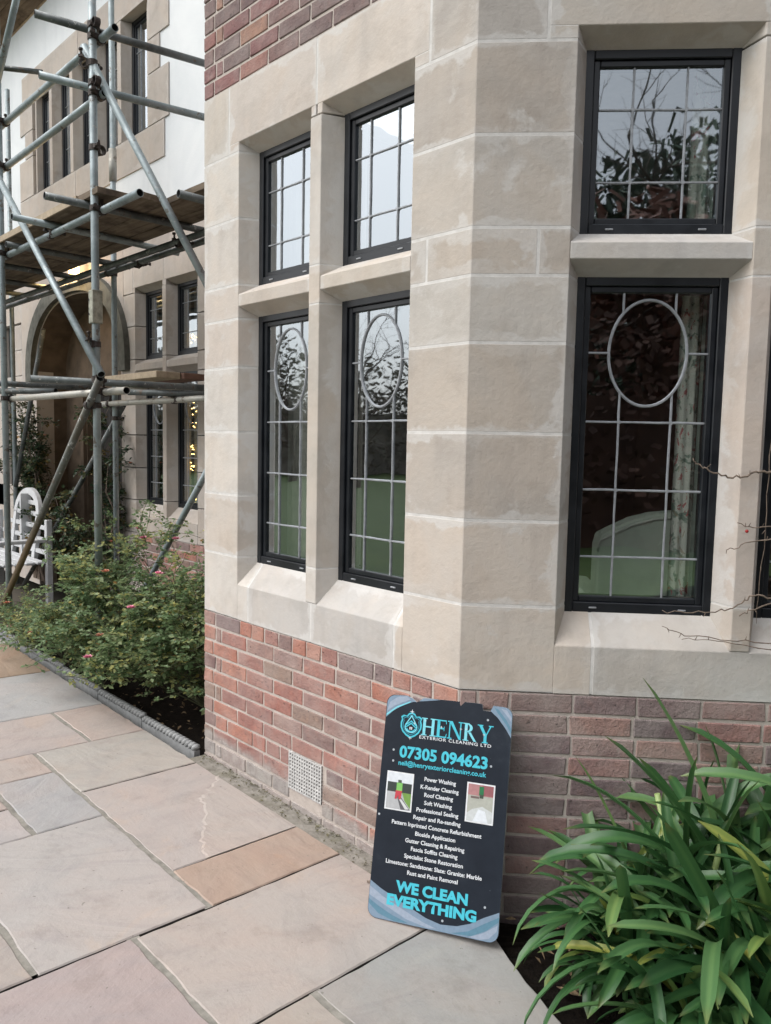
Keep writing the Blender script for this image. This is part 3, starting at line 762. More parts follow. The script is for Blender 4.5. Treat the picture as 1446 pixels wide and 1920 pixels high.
# mottled grey slab in front of the sign, cut along the planting bed
slab(0, 0, 0, 0, 'mottle', poly=[(1.804, -.09), (1.804, -.684), (2.75, -.684), (2.72, -.36), (2.36, -.205), (2.19, -.14), (1.99, -.04), (1.93, -.055)])
rr = random.Random(3)                              # the rest of the terrace, out of frame
x = -9.0
for (a, b) in ((1.3, 2.0), (2.0, 2.88)):
    x = -9
    while x < 6.8:
        L = rr.choice((.6, .75, .9)); x1 = min(6.9, x+L)
        if x1-x > .2 and not (a < 1.9 and x1 > -1.9 and x < 4.0) and not (a >= 2.0 and 1.1 < x1 and x < 1.9): slab(x, x1, max(a, 2.3 if (a >= 2 and 1.2 < x < 1.8) else a), b, rr.choice(list(TG)))
        x = x1
# riven ridge crossing the big cream slab: a flake of stone standing 3 mm above the rest
ridge = [(.27, -.095), (.34, -.20), (.40, -.24), (.42, -.33), (.52, -.36), (.60, -.42), (.72, -.46), (.80, -.53), (.93, -.575)]
ridge = [(.275, -.098), (.38, -.20), (.44, -.245), (.455, -.30), (.56, -.335), (.68, -.41), (.80, -.50), (.93, -.55)]
rg = []
for i in range(len(ridge)-1):
    for k in range(6): a_, b_ = Vector(ridge[i]), Vector(ridge[i+1]); v_ = a_.lerp(b_, k/6)+Vector((random.gauss(0, .007), random.gauss(0, .007))); rg.append((v_.x, min(v_.y, -.105)))
ridge = rg+[ridge[-1]]
pr = ridge+[(.930, -.104), (.30, -.104)]
mb = MB(); n = len(pr)
pp = []
for i, (x, y) in enumerate(pr): pp.append((x, y))
mb.add([(x, y, gz(x, y)-.003) for x, y in pp]+[(x+.010, y+.013*(i < len(ridge)), gz(x, y)+.0012) for i, (x, y) in enumerate(pp)], [tuple(range(n, 2*n))[::-1]]+[(i, n+i, n+(i+1) % n, (i+1) % n) for i in range(n)])
o = mb.obj('slab_flake', SLAB, patio, bevel=0); o['tint'] = (.41, .372, .342)
# mortar joints along the length of the terrace
def joint(u0, u1, o0, o1, mat=GROUT, dz=-.0035):
    mb = MB(); n = max(2, int((u1-u0)/.05)); vs = []
    for k in range(n+1):
        u = u0+(u1-u0)*k/n
        for o_ in (o0, o1): vs.append((u, -o_, gz(u, -o_)+dz+random.uniform(-.001, .001)))
    mb.add(vs, [(2*k, 2*k+1, 2*k+3, 2*k+2) for k in range(n)]); return mb.obj('mortar_joint', mat, patio)
for u0, u1, o_ in ((-1.03, -.48, .41), (-.48, 1.23, .705), (1.8, 2.45, .69), (-.2, .36, 1.0), (.36, 1.21, 1.305), (1.21, 1.8, .995), (-1.87, -.48, 1.0), (-5.4, -1.87, .7), (-.48, -.2, 1.2), (-.2, .36, 1.3)):
    joint(u0, u1, o_-.022, o_+.022)
joint(-.48, .36, .69, .74); joint(.01, 1.86, -.02, .105, MOSS, -.006)
# planting beds
def bed(name, poly, dz, mat=SOIL, step=.06):
    xs = [p[0] for p in poly]; ys = [p[1] for p in poly]
    bm = bmesh.new(); bm.faces.new([bm.verts.new((x, y, gz(x, y)+dz)) for x, y in poly])
    bmesh.ops.triangulate(bm, faces=bm.faces); bmesh.ops.subdivide_edges(bm, edges=bm.edges, cuts=14, use_grid_fill=True)
    for v in bm.verts: v.co.z += random.uniform(-.012, .014)
    me = bpy.data.meshes.new(name); bm.to_mesh(me); bm.free(); me.materials.append(mat)
    return struct(link(bpy.data.objects.new(name, me)))
bed('rose_bed_soil', [(-3.6, -.02), (-.012, -.02), (-.012, 1.27), (-3.6, 1.27)], -.05)
bed('front_bed_soil', [(1.87, .04), (2.0, -.035), (2.36, -.20), (2.9, -.45), (5.5, -.6), (5.5, 4), (3.9, 2.2)], -.03)
def litter(name, n, fn, mat, smin, smax):
    mb = MB()
    for _ in range(n):
        x, y, z = fn(); s = random.uniform(smin, smax); a = random.uniform(0, 6.3); q = Quaternion((random.uniform(-1, 1), random.uniform(-1, 1), 2), a)
        mb.add([Vector((x, y, z))+q @ Vector(p) for p in ((-s, 0, 0), (0, -s*.45, s*.2), (s, 0, 0), (0, s*.45, s*.2))], [(0, 1, 2, 3)])
    o = mb.obj(name, mat); o['kind'] = 'stuff'; return o
o = litter('fallen_leaves', 260, lambda: (lambda x, y: (x, y, gz(x, y)-.025))(random.uniform(-2.2, -.03), random.uniform(.03, .8)), LITTER, .008, .022)
o['label'] = 'scattered dry leaves and chips on the dark soil of the rose bed'; o['category'] = 'leaf litter'
def rb():
    while True:
        t, d = random.uniform(.1, 1.7), random.uniform(.03, .75); p = FB @ Vector((t, -d, 0))
        if p.y > -.5*(p.x-2.0)-.03+.05: return (p.x, p.y, gz(p.x, p.y)-.005)
o = litter('bed_litter', 160, rb, LITTER, .01, .03); o['label'] = 'brown dead leaves on the soil under the strap-leaved plants'; o['category'] = 'leaf litter'

o = litter('wall_foot_grit', 420, lambda: (lambda x: (x, -abs(random.gauss(0, .035))-.004, gz(x, 0)+.001))(random.uniform(.02, 1.85)), plain('grit_and_moss', (.12, .11, .06), .95, .6, 50), .003, .009)
o['label'] = 'grit, moss and leaf crumbs along the foot of the brick wall'; o['category'] = 'grit'
# rope-topped concrete edging
CONC = plain('grey_concrete_edging', (.27, .275, .275), .9, .2, 30, bumpd=.004)
edg = thing('bed_edging', 'grey concrete rope-topped edging along the rose bed', 'edging', (-1.5, -.035, gz(-1.5, 0)))
x = -.015
while x > -3.6:
    x0 = x-.60; mb = MB(); c = 17; sp = .60/c
    b0 = gz(x, 0)
    mb.box(x0+.002, x-.002, -.050, -.016, b0-.06, b0+.014)
    for k in range(c):                             # twisted rope beads
        xc = x0+sp*(k+.5); vs = []; N = 10; R = 6
        for i in range(R):
            tt = -1+2*i/(R-1); rad = .024*math.sqrt(max(.05, 1-tt*tt*.97))
            for j in range(N):
                a = 2*pi*j/N; vs.append((xc+tt*sp*.62+sin(a)*.008, -.032+cos(a)*rad, b0+.026+sin(a)*rad*.95))
        fs = [(i*N+j, i*N+(j+1) % N, (i+1)*N+(j+1) % N, (i+1)*N+j) for i in range(R-1) for j in range(N)]+[tuple(range(N))[::-1], tuple(range((R-1)*N, R*N))]
        mb.add(vs, fs, smooth=True)
    mb.obj('edging_stone', CONC, edg); x = x0-.003

lawn = MB()
lawn.add([(-60, -2.9, -.02), (-60, -70, -.02), (70, -70, -.02), (70, -2.9, -.02)], [(0, 1, 2, 3)])
tl = T('lawn_grass'); p = tl.pos(); lawn_m = tl.done(tl.ramp(tl.noise(p, 1.2, 6, .7), [(.3, (.030, .058, .010)), (.55, (.042, .078, .014)), (.75, (.065, .095, .02))]), .9)
struct(lawn.obj('lawn', lawn_m))
gb = MB().add([(-60, 60, -.35), (-60, -70, -.35), (70, -70, -.35), (70, 60, -.35)], [(0, 1, 2, 3)]); struct(gb.obj('ground', plain('earth', (.06, .05, .035), .95)))

# ------------------------------------------------------------------ scaffold
scaf = thing('scaffold', 'galvanised tube scaffold with boarded platform in front of the house', 'scaffold', (-1.9, .3, 0))
R0 = .02415
def pipe(name, a, b, mat=GALV, parent=None):
    """a real hollow tube: outer wall, rim and dark bore"""
    a, b = Vector(a), Vector(b); d = (b-a).normalized(); x = d.orthogonal().normalized(); y = d.cross(x); N = 18
    rings = [(a+d*.12, .0205), (a, .0205), (a, R0), (a+(b-a)*.5, R0), (b, R0), (b, .0205), (b-d*.12, .0205)]
    vs = [p+(x*cos(2*pi*k/N)+y*sin(2*pi*k/N))*r for p, r in rings for k in range(N)]
    mb = MB()
    for i in range(6):
        fs = [(i*N+k, i*N+(k+1) % N, (i+1)*N+(k+1) % N, (i+1)*N+k) for k in range(N)]
        mb.f += [list(f) for f in fs]; mb.mi += [1 if i in (0, 5) else 0]*N; mb.sm += [True]*N
    mb.v = [tuple(v) for v in vs]
    mb.f += [[k for k in range(N)][::-1], [6*N+k for k in range(N)]]; mb.mi += [1, 1]; mb.sm += [False]*2
    me = mb.mesh(name, [mat, HOLE]); o = bpy.data.objects.new(name, me)
    return link(o, parent or scaf)
XF, YF, XL, YB = -1.41, .05, -3.16, .95
pipe('standard', (XF, YF, -.02), (XF, YF, 5.9)); pipe('standard', (XL, YF, -.02), (XL, YF, 5.9))
pipe('standard', (-3.10, YB, -.02), (-3.10, YB, 5.6)); pipe('standard', (XF, YB, -.02), (XF, YB, 5.6)); pipe('standard', (-5.67, YB, -.02), (-5.67, YB, 5.4))
yb = YF+.052                                      # ledgers sit behind the front uprights
pipe('ledger', (-6.0, yb, 3.10), (-.895, yb, 3.098)); pipe('guard_rail', (-3.4, yb, 4.118), (-1.207, yb, 4.14)); pipe('guard_rail', (-3.4, yb, 3.78), (-1.36, yb, 3.803))
pipe('ledger', (-3.45, yb, 1.957), (-1.091, yb, 1.948), GALVC)
pipe('ledger', (-6.0, YB-.052, 3.08), (-.3, YB-.052, 3.08), GALVD); pipe('ledger', (-3.25, YB-.052, 1.956), (-.4, YB-.052, 1.956), GALVC)
pipe('ledger', (-6.0, .775, 3.075), (-.25, .775, 3.075), GALVD)
pipe('transom', (-1.60, -.229, 4.239), (-1.33, 1.15, 4.239), GALVD); pipe('transom', (-1.618, -.203, 3.893), (-1.36, 1.15, 3.893))
pipe('transom', (-1.552, -.207, 3.15), (-1.50, 1.1, 3.15), GALVD); pipe('transom', (-2.196, -.188, 3.15), (-2.25, 1.1, 3.15), GALV)
for x_ in (-2.9, -3.7, -4.4, -5.0): pipe('transom', (x_, .0, 3.12), (x_, 1.0, 3.12), GALVD)
pipe('transom', (-.80, .3, 3.12), (-.80, 1.0, 3.12), GALVD)
pipe('transom', (-1.802, -.224, 2.03), (-1.42, 1.1, 2.03), GALVD); pipe('transom', (-3.32, -.25, 2.081), (-3.10, .80, 2.081), GALVD)
pipe('transom', (-3.36, -.05, 2.016), (-2.72, .29, 2.016), GALVD); pipe('transom', (-2.115, .60, 2.005), (-1.70, 1.15, 2.005), GALVD)
pipe('transom', (-2.55, .7, 2.06), (-2.4, 1.2, 2.06), GALVC)
pipe('brace', (-1.455, .012, 4.085), (-.70, .63, 2.30), GALV)
pipe('brace', (-3.05, -.02, 3.69), (-1.179, -.02, 2.042))
pipe('brace', (-1.245, .0, 2.02), (-3.47, .0, -.02), GALVR)
pipe('brace', (-3.04, YB+.052, 1.95), (-5.65, YB+.052, -.06), GALVD)
pipe('brace', (-.95, .80, 1.80), (-2.70, .80, .0), GALV)
pipe('brace', (-3.00, -.02, 4.28), (-2.20, -.02, 5.06), GALV)
pipe('transom', (-4.5, .50, 5.10), (-4.3, .82, 5.10), GALVD)
pipe('brace', (-4.7, .93, 2.75), (-5.6, .93, 1.1), GALVD)
def coupler_mesh():
    mb = MB(); N = 16
    def band(ax, cen, r=.0255, t=.005, h=.036):
        rings = [(-h/2, r), (-h/2, r+t), (h/2, r+t), (h/2, r)]; vs = []
        for zz, q in rings:
            for k in range(N):
                a = 2*pi*k/N; p = (cos(a)*q, sin(a)*q, zz) if ax == 'z' else (zz, cos(a)*q, sin(a)*q); vs.append(Vector(p)+Vector(cen))
        mb.add(vs, [(i*N+k, i*N+(k+1) % N, ((i+1) % 4)*N+(k+1) % N, ((i+1) % 4)*N+k) for i in range(4) for k in range(N)])
    band('z', (0, 0, 0)); band('x', (0, .052, 0))
    mb.box(-.02, .02, .016, .036, -.022, .022)
    mb.tube([(.03, -.02, .0), (.075, -.026, .004)], .007, 8); mb.tube([(.062, -.024, .003), (.076, -.0265, .004)], .013, 6)
    mb.box(.026, .045, -.03, .01, -.012, .012); mb.tube([(-.03, .06, .03), (-.034, .062, .075)], .007, 8); mb.tube([(-.033, .062, .06), (-.034, .062, .074)], .013, 6)
    mb.box(-.045, -.026, .045, .075, .02, .034)
    return mb.mesh('coupler', CLAMP)
CM = coupler_mesh()
def coupler(x, y, z, rot=0, flip=False):
    link(bpy.data.objects.new('coupler', CM), scaf, Matrix.Translation((x, y, z)) @ rz(rot) @ (Matrix.Rotation(pi, 4, 'X') if flip else Matrix.Identity(4)))
for z in (4.137, 3.80, 3.098, 1.95): coupler(XF, YF, z)
for z in (4.12, 3.78, 3.10, 1.957): coupler(XL, YF, z)
for z in (4.205, 3.86, 2.03): coupler(XF, YF, z, pi/2, True)
coupler(XF, YF, 3.98, 2.4); coupler(XF, YF, 2.25, pi); coupler(XF, YF, 1.86, pi); coupler(-3.10, YB, 3.08, pi); coupler(-3.10, YB, 1.956, pi); coupler(-3.10, YB, 1.83, 1.0); coupler(-2.22, YF+.05, 3.10, pi/2); coupler(-1.9, YB-.05, 1.956, pi/2); coupler(-.80, .775, 3.075, pi/2)
coupler(-2.5, YB-.05, 3.07, pi/2); coupler(-1.6, .775, 3.06, pi/2); coupler(XF, YF, 3.47, .3); coupler(-3.10, YB, 3.62, 2.0)
# sleeve coupler with bolt holes on the front upright, tube joint pin on the back one
mb = MB().box(-.031, .031, -.034, .034, 0, .21); mb.tube([(-.036, -.0, .055), (-.02, -.0, .055)], .018, 10); mb.tube([(-.02, -.036, .06), (-.02, -.03, .06)], .013, 10, 1); mb.tube([(-.02, -.036, .15), (-.02, -.03, .15)], .013, 10, 1)
mb.obj('sleeve_coupler', [plain('galvanised_sleeve', (.30, .30, .24), .55, .4, 30, metal=.3), HOLE], scaf, Matrix.Translation((XF, YF, 2.38)), bevel=.004)
MB().tube([(-3.10, YB, 3.86), (-3.10, YB, 4.13)], .033, 14).obj('sleeve_coupler', GALVC, scaf)
# boards
def sboard(x0, x1, y0, y1, z, mats=None, name='platform_board'):
    mb = MB(); n = 10; vs = []; fs = []
    s = [random.uniform(-.004, .004) for _ in range(n+1)]
    for k in range(n+1):
        x = x0+(x1-x0)*k/n
        vs += [(x, y0, z+s[k]), (x, y1, z-s[k]*.6), (x, y1, z+.038-s[k]*.6), (x, y0, z+.038+s[k])]
    for k in range(n): fs += [(4*k+i, 4*k+(i+1) % 4, 4*(k+1)+(i+1) % 4, 4*(k+1)+i) for i in range(4)]
    fs += [(0, 3, 2, 1), (4*n, 4*n+1, 4*n+2, 4*n+3)]
    fs = [f[::-1] for f in fs]
    return mb.add(vs, fs).obj(name, mats or BOARD, scaf)
for i, (ya, yc, xr) in enumerate(((.03, .235, -1.32), (.24, .442, -1.22), (.453, .66, -.30), (.667, .80, -.55))):
    for xa, xb in ((-6.0, -3.4), (-3.39, xr)): sboard(xa, xb, ya, yc, 3.176+random.uniform(-.002, .002))
MB().box(-6.0, -1.62, .018, .0295, 3.172, 3.216).obj('board_edge', BOARDP, scaf)
for i in range(2): sboard(-6.0, -3.1, .03+.19*i, .215+.19*i, 5.15)
MB().box(-6.0, -3.05, .41, .425, 5.15, 5.20).obj('board_edge', BOARDP, scaf)
pk = thing('loose_plank', 'short brown timber planks laid across the lower scaffold tubes', 'plank', (-2.4, .8, 2.11))
MB().box(-3.0, -1.84, .69, .89, 2.11, 2.16).obj('plank', BOARDP, pk, bevel=.004); MB().box(-2.9, -1.80, .895, 1.08, 2.11, 2.158).obj('plank', plain('red_brown_timber', (.16, .085, .06), .8, .3, 12), pk, bevel=.004)

# ------------------------------------------------------------------ white garden bench by the porch
bench = thing('garden_bench', 'white painted wooden garden bench with arched slatted back by the porch', 'bench', (-4.97, .62, 0))
WHITE = plain('white_bench_paint', (.52, .53, .54), .5, .1, 12)
bx, by = -4.97, .80
def bbox(name, *a): return MB().box(*a).obj(name, WHITE, bench, bevel=.006)
mb = MB(); N = 16                                  # arch of the back: flat ring
lean = lambda z: by-.02+(z-.4)*.12
def archz(t, r): return (bx+cos(t)*r[0], .85+sin(t)*r[1])
vs = []
for k in range(N+1):
    t = pi*k/N
    for r in ((.36, .27), (.285, .20)):
        x, z = archz(t, r); vs += [(x, lean(z)-.02, z), (x, lean(z)+.02, z)]
fs = []
for k in range(N):
    a, b = 4*k, 4*(k+1); fs += [(a, b, b+2, a+2), (a+1, a+3, b+3, b+1), (a, a+1, b+1, b), (a+2, b+2, b+3, a+3)]
mb.add(vs, fs)
for sx in (-1, 1): mb.add([(bx+sx*.36, lean(.40)-.02, .40), (bx+sx*.285, lean(.40)-.02, .40), (bx+sx*.285, lean(.86)-.02, .86), (bx+sx*.36, lean(.86)-.02, .86)]+[(bx+sx*.36, lean(.40)+.02, .40), (bx+sx*.285, lean(.40)+.02, .40), (bx+sx*.285, lean(.86)+.02, .86), (bx+sx*.36, lean(.86)+.02, .86)], [(0, 1, 2, 3), (7, 6, 5, 4), (0, 3, 7, 4), (1, 5, 6, 2)])
mb.obj('back_frame', WHITE, bench)
for z in (.50, .62, .74, .86, .97): MB().box(bx-.31 if z < .9 else bx-.25, bx+.31 if z < .9 else bx+.25, lean(z)-.012, lean(z)+.012, z-.022, z+.022).obj('back_slat', WHITE, bench)
for sx in (0,): MB().box(bx-.02, bx+.02, lean(.7)-.055, lean(.7)+.05, .42, 1.06).obj('back_post', WHITE, bench)
for sx in (-1, 1):
    for z in (.5, .62, .74): MB().box(min(bx+sx*.36, bx+sx*.72), max(bx+sx*.36, bx+sx*.72), lean(z)-.012, lean(z)+.012, z-.02, z+.02).obj('back_slat', WHITE, bench)
    bbox('leg', bx+sx*.72-.03, bx+sx*.72+.03, by-.05, by+.01, 0.0, .84); bbox('leg', bx+sx*.72-.03, bx+sx*.72+.03, by-.56, by-.50, 0.0, .62)
    bbox('arm', bx+sx*.72-.045, bx+sx*.72+.045, by-.60, by, .62, .655)
for k in range(5): bbox('seat_slat', bx-.72, bx+.72, by-.55+k*.105, by-.465+k*.105, .40, .425)
bbox('seat_rail', bx-.70, bx+.70, by-.56, by-.53, .33, .40)

# ------------------------------------------------------------------ sign board leaning on the corner
BLs = Vector((1.6174, -.3041, -.0322)); es = Vector((.89384, .44809, .01636)).normalized(); us = Vector((-.13763, .23945, .96110)); us = (us-es*us.dot(es)).normalized(); ns = es.cross(us)
FS = Matrix((es, us, ns)).transposed().to_4x4(); FS.translation = BLs
sign = thing('advertising_board', 'black advertising board with turquoise lettering leaning against the stone corner', 'sign', BLs)
KX, KY = .4712/.4613, .7758/.785
def s2(x, y): return (x*KX, y*KY)
def flat(name, poly, mat, z, parent=sign, holes=None, thick=.0003):
    cu = bpy.data.curves.new(name, 'CURVE'); cu.dimensions = '2D'; cu.fill_mode = 'BOTH'; cu.extrude = 0
    for pl in [poly]+(holes or []):
        sp = cu.splines.new('POLY'); sp.points.add(len(pl)-1); sp.use_cyclic_u = True
        for q, (x, y) in zip(sp.points, pl): X, Yy = s2(x, y); q.co = (X, Yy, 0, 1)
    return curve_obj(name, cu, mat, z, parent)
def curve_obj(name, cu, mat, z, parent, off=None):
    tmp = bpy.data.objects.new(name, cu); COL.objects.link(tmp)
    bpy.context.view_layer.update()
    dg = bpy.context.evaluated_depsgraph_get()
    me = bpy.data.meshes.new_from_object(tmp.evaluated_get(dg)); bpy.data.objects.remove(tmp)
    me.materials.clear(); me.materials.append(mat)
    if off: off(me)
    for v in me.vertices: v.co.z = z
    return link(bpy.data.objects.new(name, me), parent, FS)
def arcpts(cx, cy, r, a0, a1, n=7): return [(cx+r*cos(radians(a0+(a1-a0)*k/n)), cy+r*sin(radians(a0+(a1-a0)*k/n))) for k in range(n+1)]
SW, SH = .461, .785
outline = arcpts(.034, .034, .034, 180, 270)+arcpts(SW-.034, .034, .034, 270, 360)+arcpts(SW-.030, SH-.030, .030, 0, 70)+[(.392, .786), (.383, .764), (.357, .765), (.352, .787), (.33, .788), (.17, .785), (.138, .784), (.122, .771), (.112, .766), (.097, .778), (.075, .786)]+arcpts(.032, SH-.032, .032, 100, 180)
tp = T('black_printed_board'); p = tp.obj(); nn = tp.noise(p, 38, 6, .72); sm = tp.noise(p, 7, 5, .65)
cb_ = tp.ramp(sm, [(.3, (.008, .012, .020)), (.75, (.017, .024, .036))])
cb_ = tp.mix(tp.mr(nn, .67, .74, 0, .55), cb_, (.25, .28, .31)); cb_ = tp.mix(tp.mr(sm, .55, .75, 0, .25), cb_, (.05, .06, .07))
BOARDK = tp.done(cb_, .5, Specular_IOR_Level=.25)
mbp = MB(); n = len(outline); ol = [s2(*q) for q in outline]
mbp.add([(x, y, -.006) for x, y in ol]+[(x, y, 0) for x, y in ol], [tuple(range(n))[::-1]]+[(i, (i+1) % n, n+(i+1) % n, n+i) for i in range(n)], 1); mbp.add([(x, y, 0) for x, y in ol], [tuple(range(n))], 0)
mbp.obj('panel', [BOARDK, plain('white_board_core', (.62, .63, .65), .6)], sign, FS)
def ink(name, c, r=.45): return plain(name, c, r, .08, 90)
CY = ink('turquoise_ink', (.06, .50, .62)); CYL = ink('pale_turquoise_ink', (.20, .62, .72)); CYD = ink('teal_ink', (.03, .27, .36)); WI = ink('white_ink', (.68, .71, .74)); GI = ink('grey_ink', (.40, .44, .48))
SB1 = ink('swoosh_blue_grey', (.19, .27, .36)); SB2 = ink('swoosh_pale', (.30, .36, .45)); SB3 = ink('swoosh_teal', (.10, .22, .30)); NAVY = ink('navy_ink', (.012, .018, .03))
z1 = .0006
# corner sweeps
flat('corner_sweep', [(.002, .70), (.03, .728), (.06, .748), (.10, .766), (.112, .767), (.097, .778), (.075, .786)]+arcpts(.032, SH-.032, .030, 100, 180), SB1, z1)
flat('corner_sweep', [(.003, .722), (.03, .744), (.06, .760), (.09, .774), (.075, .784), (.04, .778), (.012, .756)], SB2, z1*1.6)
flat('corner_sweep', [(.003, .705), (.04, .737), (.09, .763), (.09, .767), (.04, .743), (.003, .713)], CYL, z1*2.2)
flat('corner_sweep', [(.122, .771), (.14, .773), (.20, .784), (.17, .785), (.138, .784)], SB1, z1)
flat('corner_sweep', [(.383, .766), (.392, .785)]+[(.43, .785)]+arcpts(SW-.030, SH-.030, .029, 70, 0)+[(.460, .68), (.44, .71), (.41, .745)], SB1, z1)
flat('corner_sweep', [(.395, .780), (.41, .760), (.44, .725), (.459, .695), (.459, .712), (.44, .742), (.41, .775)], SB3, z1*1.6)
flat('corner_sweep', [(.42, .778), (.445, .752), (.458, .735), (.458, .75), (.44, .775)], SB2, z1*1.6)
bot = [(.001, .124), (.04, .103), (.09, .082), (.155, .057), (.21, .035), (.264, .024), (.32, .030), (.365, .047), (.41, .075), (.460, .101)]
flat('foot_sweep', bot+[(.460, .036)]+arcpts(SW-.034, .034, .033, 0, -90)+arcpts(.034, .034, .033, 270, 180), SB1, z1)
flat('foot_sweep', [(.001, .105), (.05, .078), (.12, .05), (.20, .020), (.25, .008), (.22, .004), (.14, .018), (.06, .05), (.001, .075)], SB2, z1*1.6)
flat('foot_sweep', [(.001, .062), (.04, .042), (.09, .022), (.15, .006), (.10, .003), (.04, .018), (.004, .045)], SB3, z1*1.7)
flat('foot_sweep', [(.30, .004), (.36, .022), (.41, .055), (.459, .085), (.459, .07), (.42, .035), (.37, .008)], SB3, z1*1.6)
flat('foot_sweep', [(.36, .004), (.41, .026), (.457, .06), (.455, .04), (.43, .012), (.40, .003)], SB2, z1*1.9)
def text(s, x0, x1, yb, mat, h=None, bold=0.0, z=z1*2.5, name='lettering', space=1.0):
    cu = bpy.data.curves.new('t', 'FONT'); cu.body = s; cu.size = 1.0; cu.offset = bold; cu.fill_mode = 'BOTH'; cu.space_character = space; cu.resolution_u = 3
    def fit(me):
        xs = [v.co.x for v in me.vertices]; a, b = min(xs), max(xs); X0, Yb = s2(x0, yb); X1 = x1*KX
        k = (X1-X0)/(b-a); ky = k if h is None else h*KY/.73
        for v in me.vertices: v.co.x = X0+(v.co.x-a)*k; v.co.y = Yb+v.co.y*ky
    return curve_obj(name, cu, mat, z, sign, fit)
text('EXTERIOR CLEANING LTD', .134, .394, .6385, WI, .0115, .012, space=1.15)
text('07305 094623', .065, .386, .5645, CY, .041, .036)
text('neil@henryexteriorcleaning.co.uk', .065, .384, .5355, CY, .0175, .02)
for s_, a, b, y in (('Power Washing', .166, .280, .492), ('K-Render Cleaning', .154, .292, .464), ('Roof Cleaning', .170, .274, .4375), ('Soft Washing', .172, .272, .410), ('Professional Sealing', .146, .297, .3835), ('Repair and Re-sanding', .137, .307, .356),
                    ('Pattern Inprinted Concrete Refurbishment', .060, .382, .3285), ('Bioside Application', .149, .293, .3005), ('Gutter Cleaning & Repairing', .115, .327, .273), ('Fascia Soffits Cleaning', .138, .305, .247), ('Specialist Stone Restoration', .116, .326, .220),
                    ('Limestone: Sandstone: Slate: Granite: Marble', .051, .393, .192), ('Rust and Paint Removal', .132, .312, .165)):
    text(s_, a, b, y, WI, .0145, .024)
text('WE CLEAN', .095, .351, .104, CY, .036, .05); text('EVERYTHING', .067, .384, .0555, CY, .036, .05)
# serif capitals of the name
def serif(ch):
    s = .17; r = lambda x0, x1, y0, y1: [(x0, y0), (x1, y0), (x1, y1), (x0, y1)]
    st = lambda x: [r(x, x+s, 0, 1), r(x-.09, x+s+.09, 0, .055), r(x-.09, x+s+.09, .945, 1)]
    if ch == 'H': return st(.09)+st(.62)+[r(.26, .62, .47, .55)], .88
    if ch == 'E': return st(.09)+[r(.1, .66, 0, .07), r(.1, .64, .93, 1), r(.2, .52, .47, .55), [(.60, 0), (.66, 0), (.70, .24), (.66, .24)], [(.60, 1), (.64, 1), (.66, .78), (.62, .78)], r(.50, .54, .38, .64)], .72
    if ch == 'N': return [r(.10, .17, 0, 1), r(0, .28, 0, .055), r(0, .2, .945, 1), [(.08, 1), (.28, 1), (.86, 0), (.72, 0)], r(.76, .83, 0, 1), r(.65, .94, .945, 1)], .95
    if ch == 'R':
        b = [(.2+.36*math.sqrt(max(0, 1-((y-.74)/.26)**2)), y) for y in [1-.52*k/12 for k in range(13)]]
        bi = [(.2+.19*math.sqrt(max(0, 1-((y-.74)/.2)**2)), y) for y in [.54+.40*k/12 for k in range(13)]]
        return st(.09)+[b+[(.2, .48), (.2, .54)]+bi+[(.2, .94), (.2, 1)], [(.30, .5), (.46, .5), (.80, .03), (.86, 0), (.66, 0)]], .88
    if ch == 'Y': return [r(.36, .53, 0, .48), r(.27, .62, 0, .055), [(.02, 1), (.21, 1), (.53, .44), (.37, .42)], [(.72, 1), (.80, 1), (.53, .44), (.45, .40)], r(-.04, .30, .945, 1), r(.62, .90, .945, 1)], .88
x = .1385; H_ = .0625; tot = sum(serif(c)[1] for c in 'HENRY'); kx = (.397-.139)/(tot)
for c in 'HENRY':
    polys, wd = serif(c); mb = MB()
    for i, pl in enumerate(polys):
        q = [s2(x+px*kx, .6515+py*H_) for px, py in pl]; mb.add([(a, b, z1*2.5+i*.00003) for a, b in q], [tuple(range(len(q)))])
    mb.obj('serif_letter', CYL if c in 'HR' else CY, sign, FS); x += wd*kx
# shield emblem with drop
cx, cy = .0995, .683
def sc(pts, k, dy=0): return [(cx+px*k, cy+dy+py*k) for px, py in pts]
half = [(0, .046), (.012, .040), (.018, .031), (.030, .033), (.040, .026), (.036, .017), (.040, .005), (.039, -.012), (.031, -.028), (.018, -.040), (0, -.049)]
sh = half+[(-a, b) for a, b in half[::-1][1:-1]]
flat('shield', sc(sh, 1), CY, z1*2, holes=[sc(sh, .86)]); flat('shield', sc(sh, .78), CYD, z1*2, holes=[sc(sh, .72)])
drop = [(0, .036)]+[(.024*sin(a)*(1 if True else 1), -.008-.022*cos(a)) for a in [pi*(.72)-pi*1.44*k/16 for k in range(17)]]
flat('drop', sc(drop, 1), CYL, z1*2.4, holes=[sc(drop, .82, -.001)])
for dy in (.0, -.008): flat('chevron', [(cx-.022, cy-.002+dy), (cx, cy+.016+dy), (cx+.022, cy-.002+dy), (cx+.022, cy-.007+dy), (cx, cy+.0105+dy), (cx-.022, cy-.007+dy)], CY, z1*2.8)
flat('chevron', arcpts(cx, cy-.008, .018, 200, 340, 10)+arcpts(cx, cy-.008, .0145, 340, 200, 10), CY, z1*2.8)
flat('little_window', [(cx-.005, cy-.018), (cx-.001, cy-.018), (cx-.001, cy-.008), (cx-.005, cy-.008)], WI, z1*2.8); flat('little_window', [(cx+.001, cy-.018), (cx+.005, cy-.018), (cx+.005, cy-.008), (cx+.001, cy-.008)], WI, z1*2.8)
def star(x, y, r): flat('sparkle', [(x+(r if k % 2 == 0 else r*.22)*cos(k*pi/4), y+(r if k % 2 == 0 else r*.22)*sin(k*pi/4)) for k in range(8)], WI, z1*3.4)
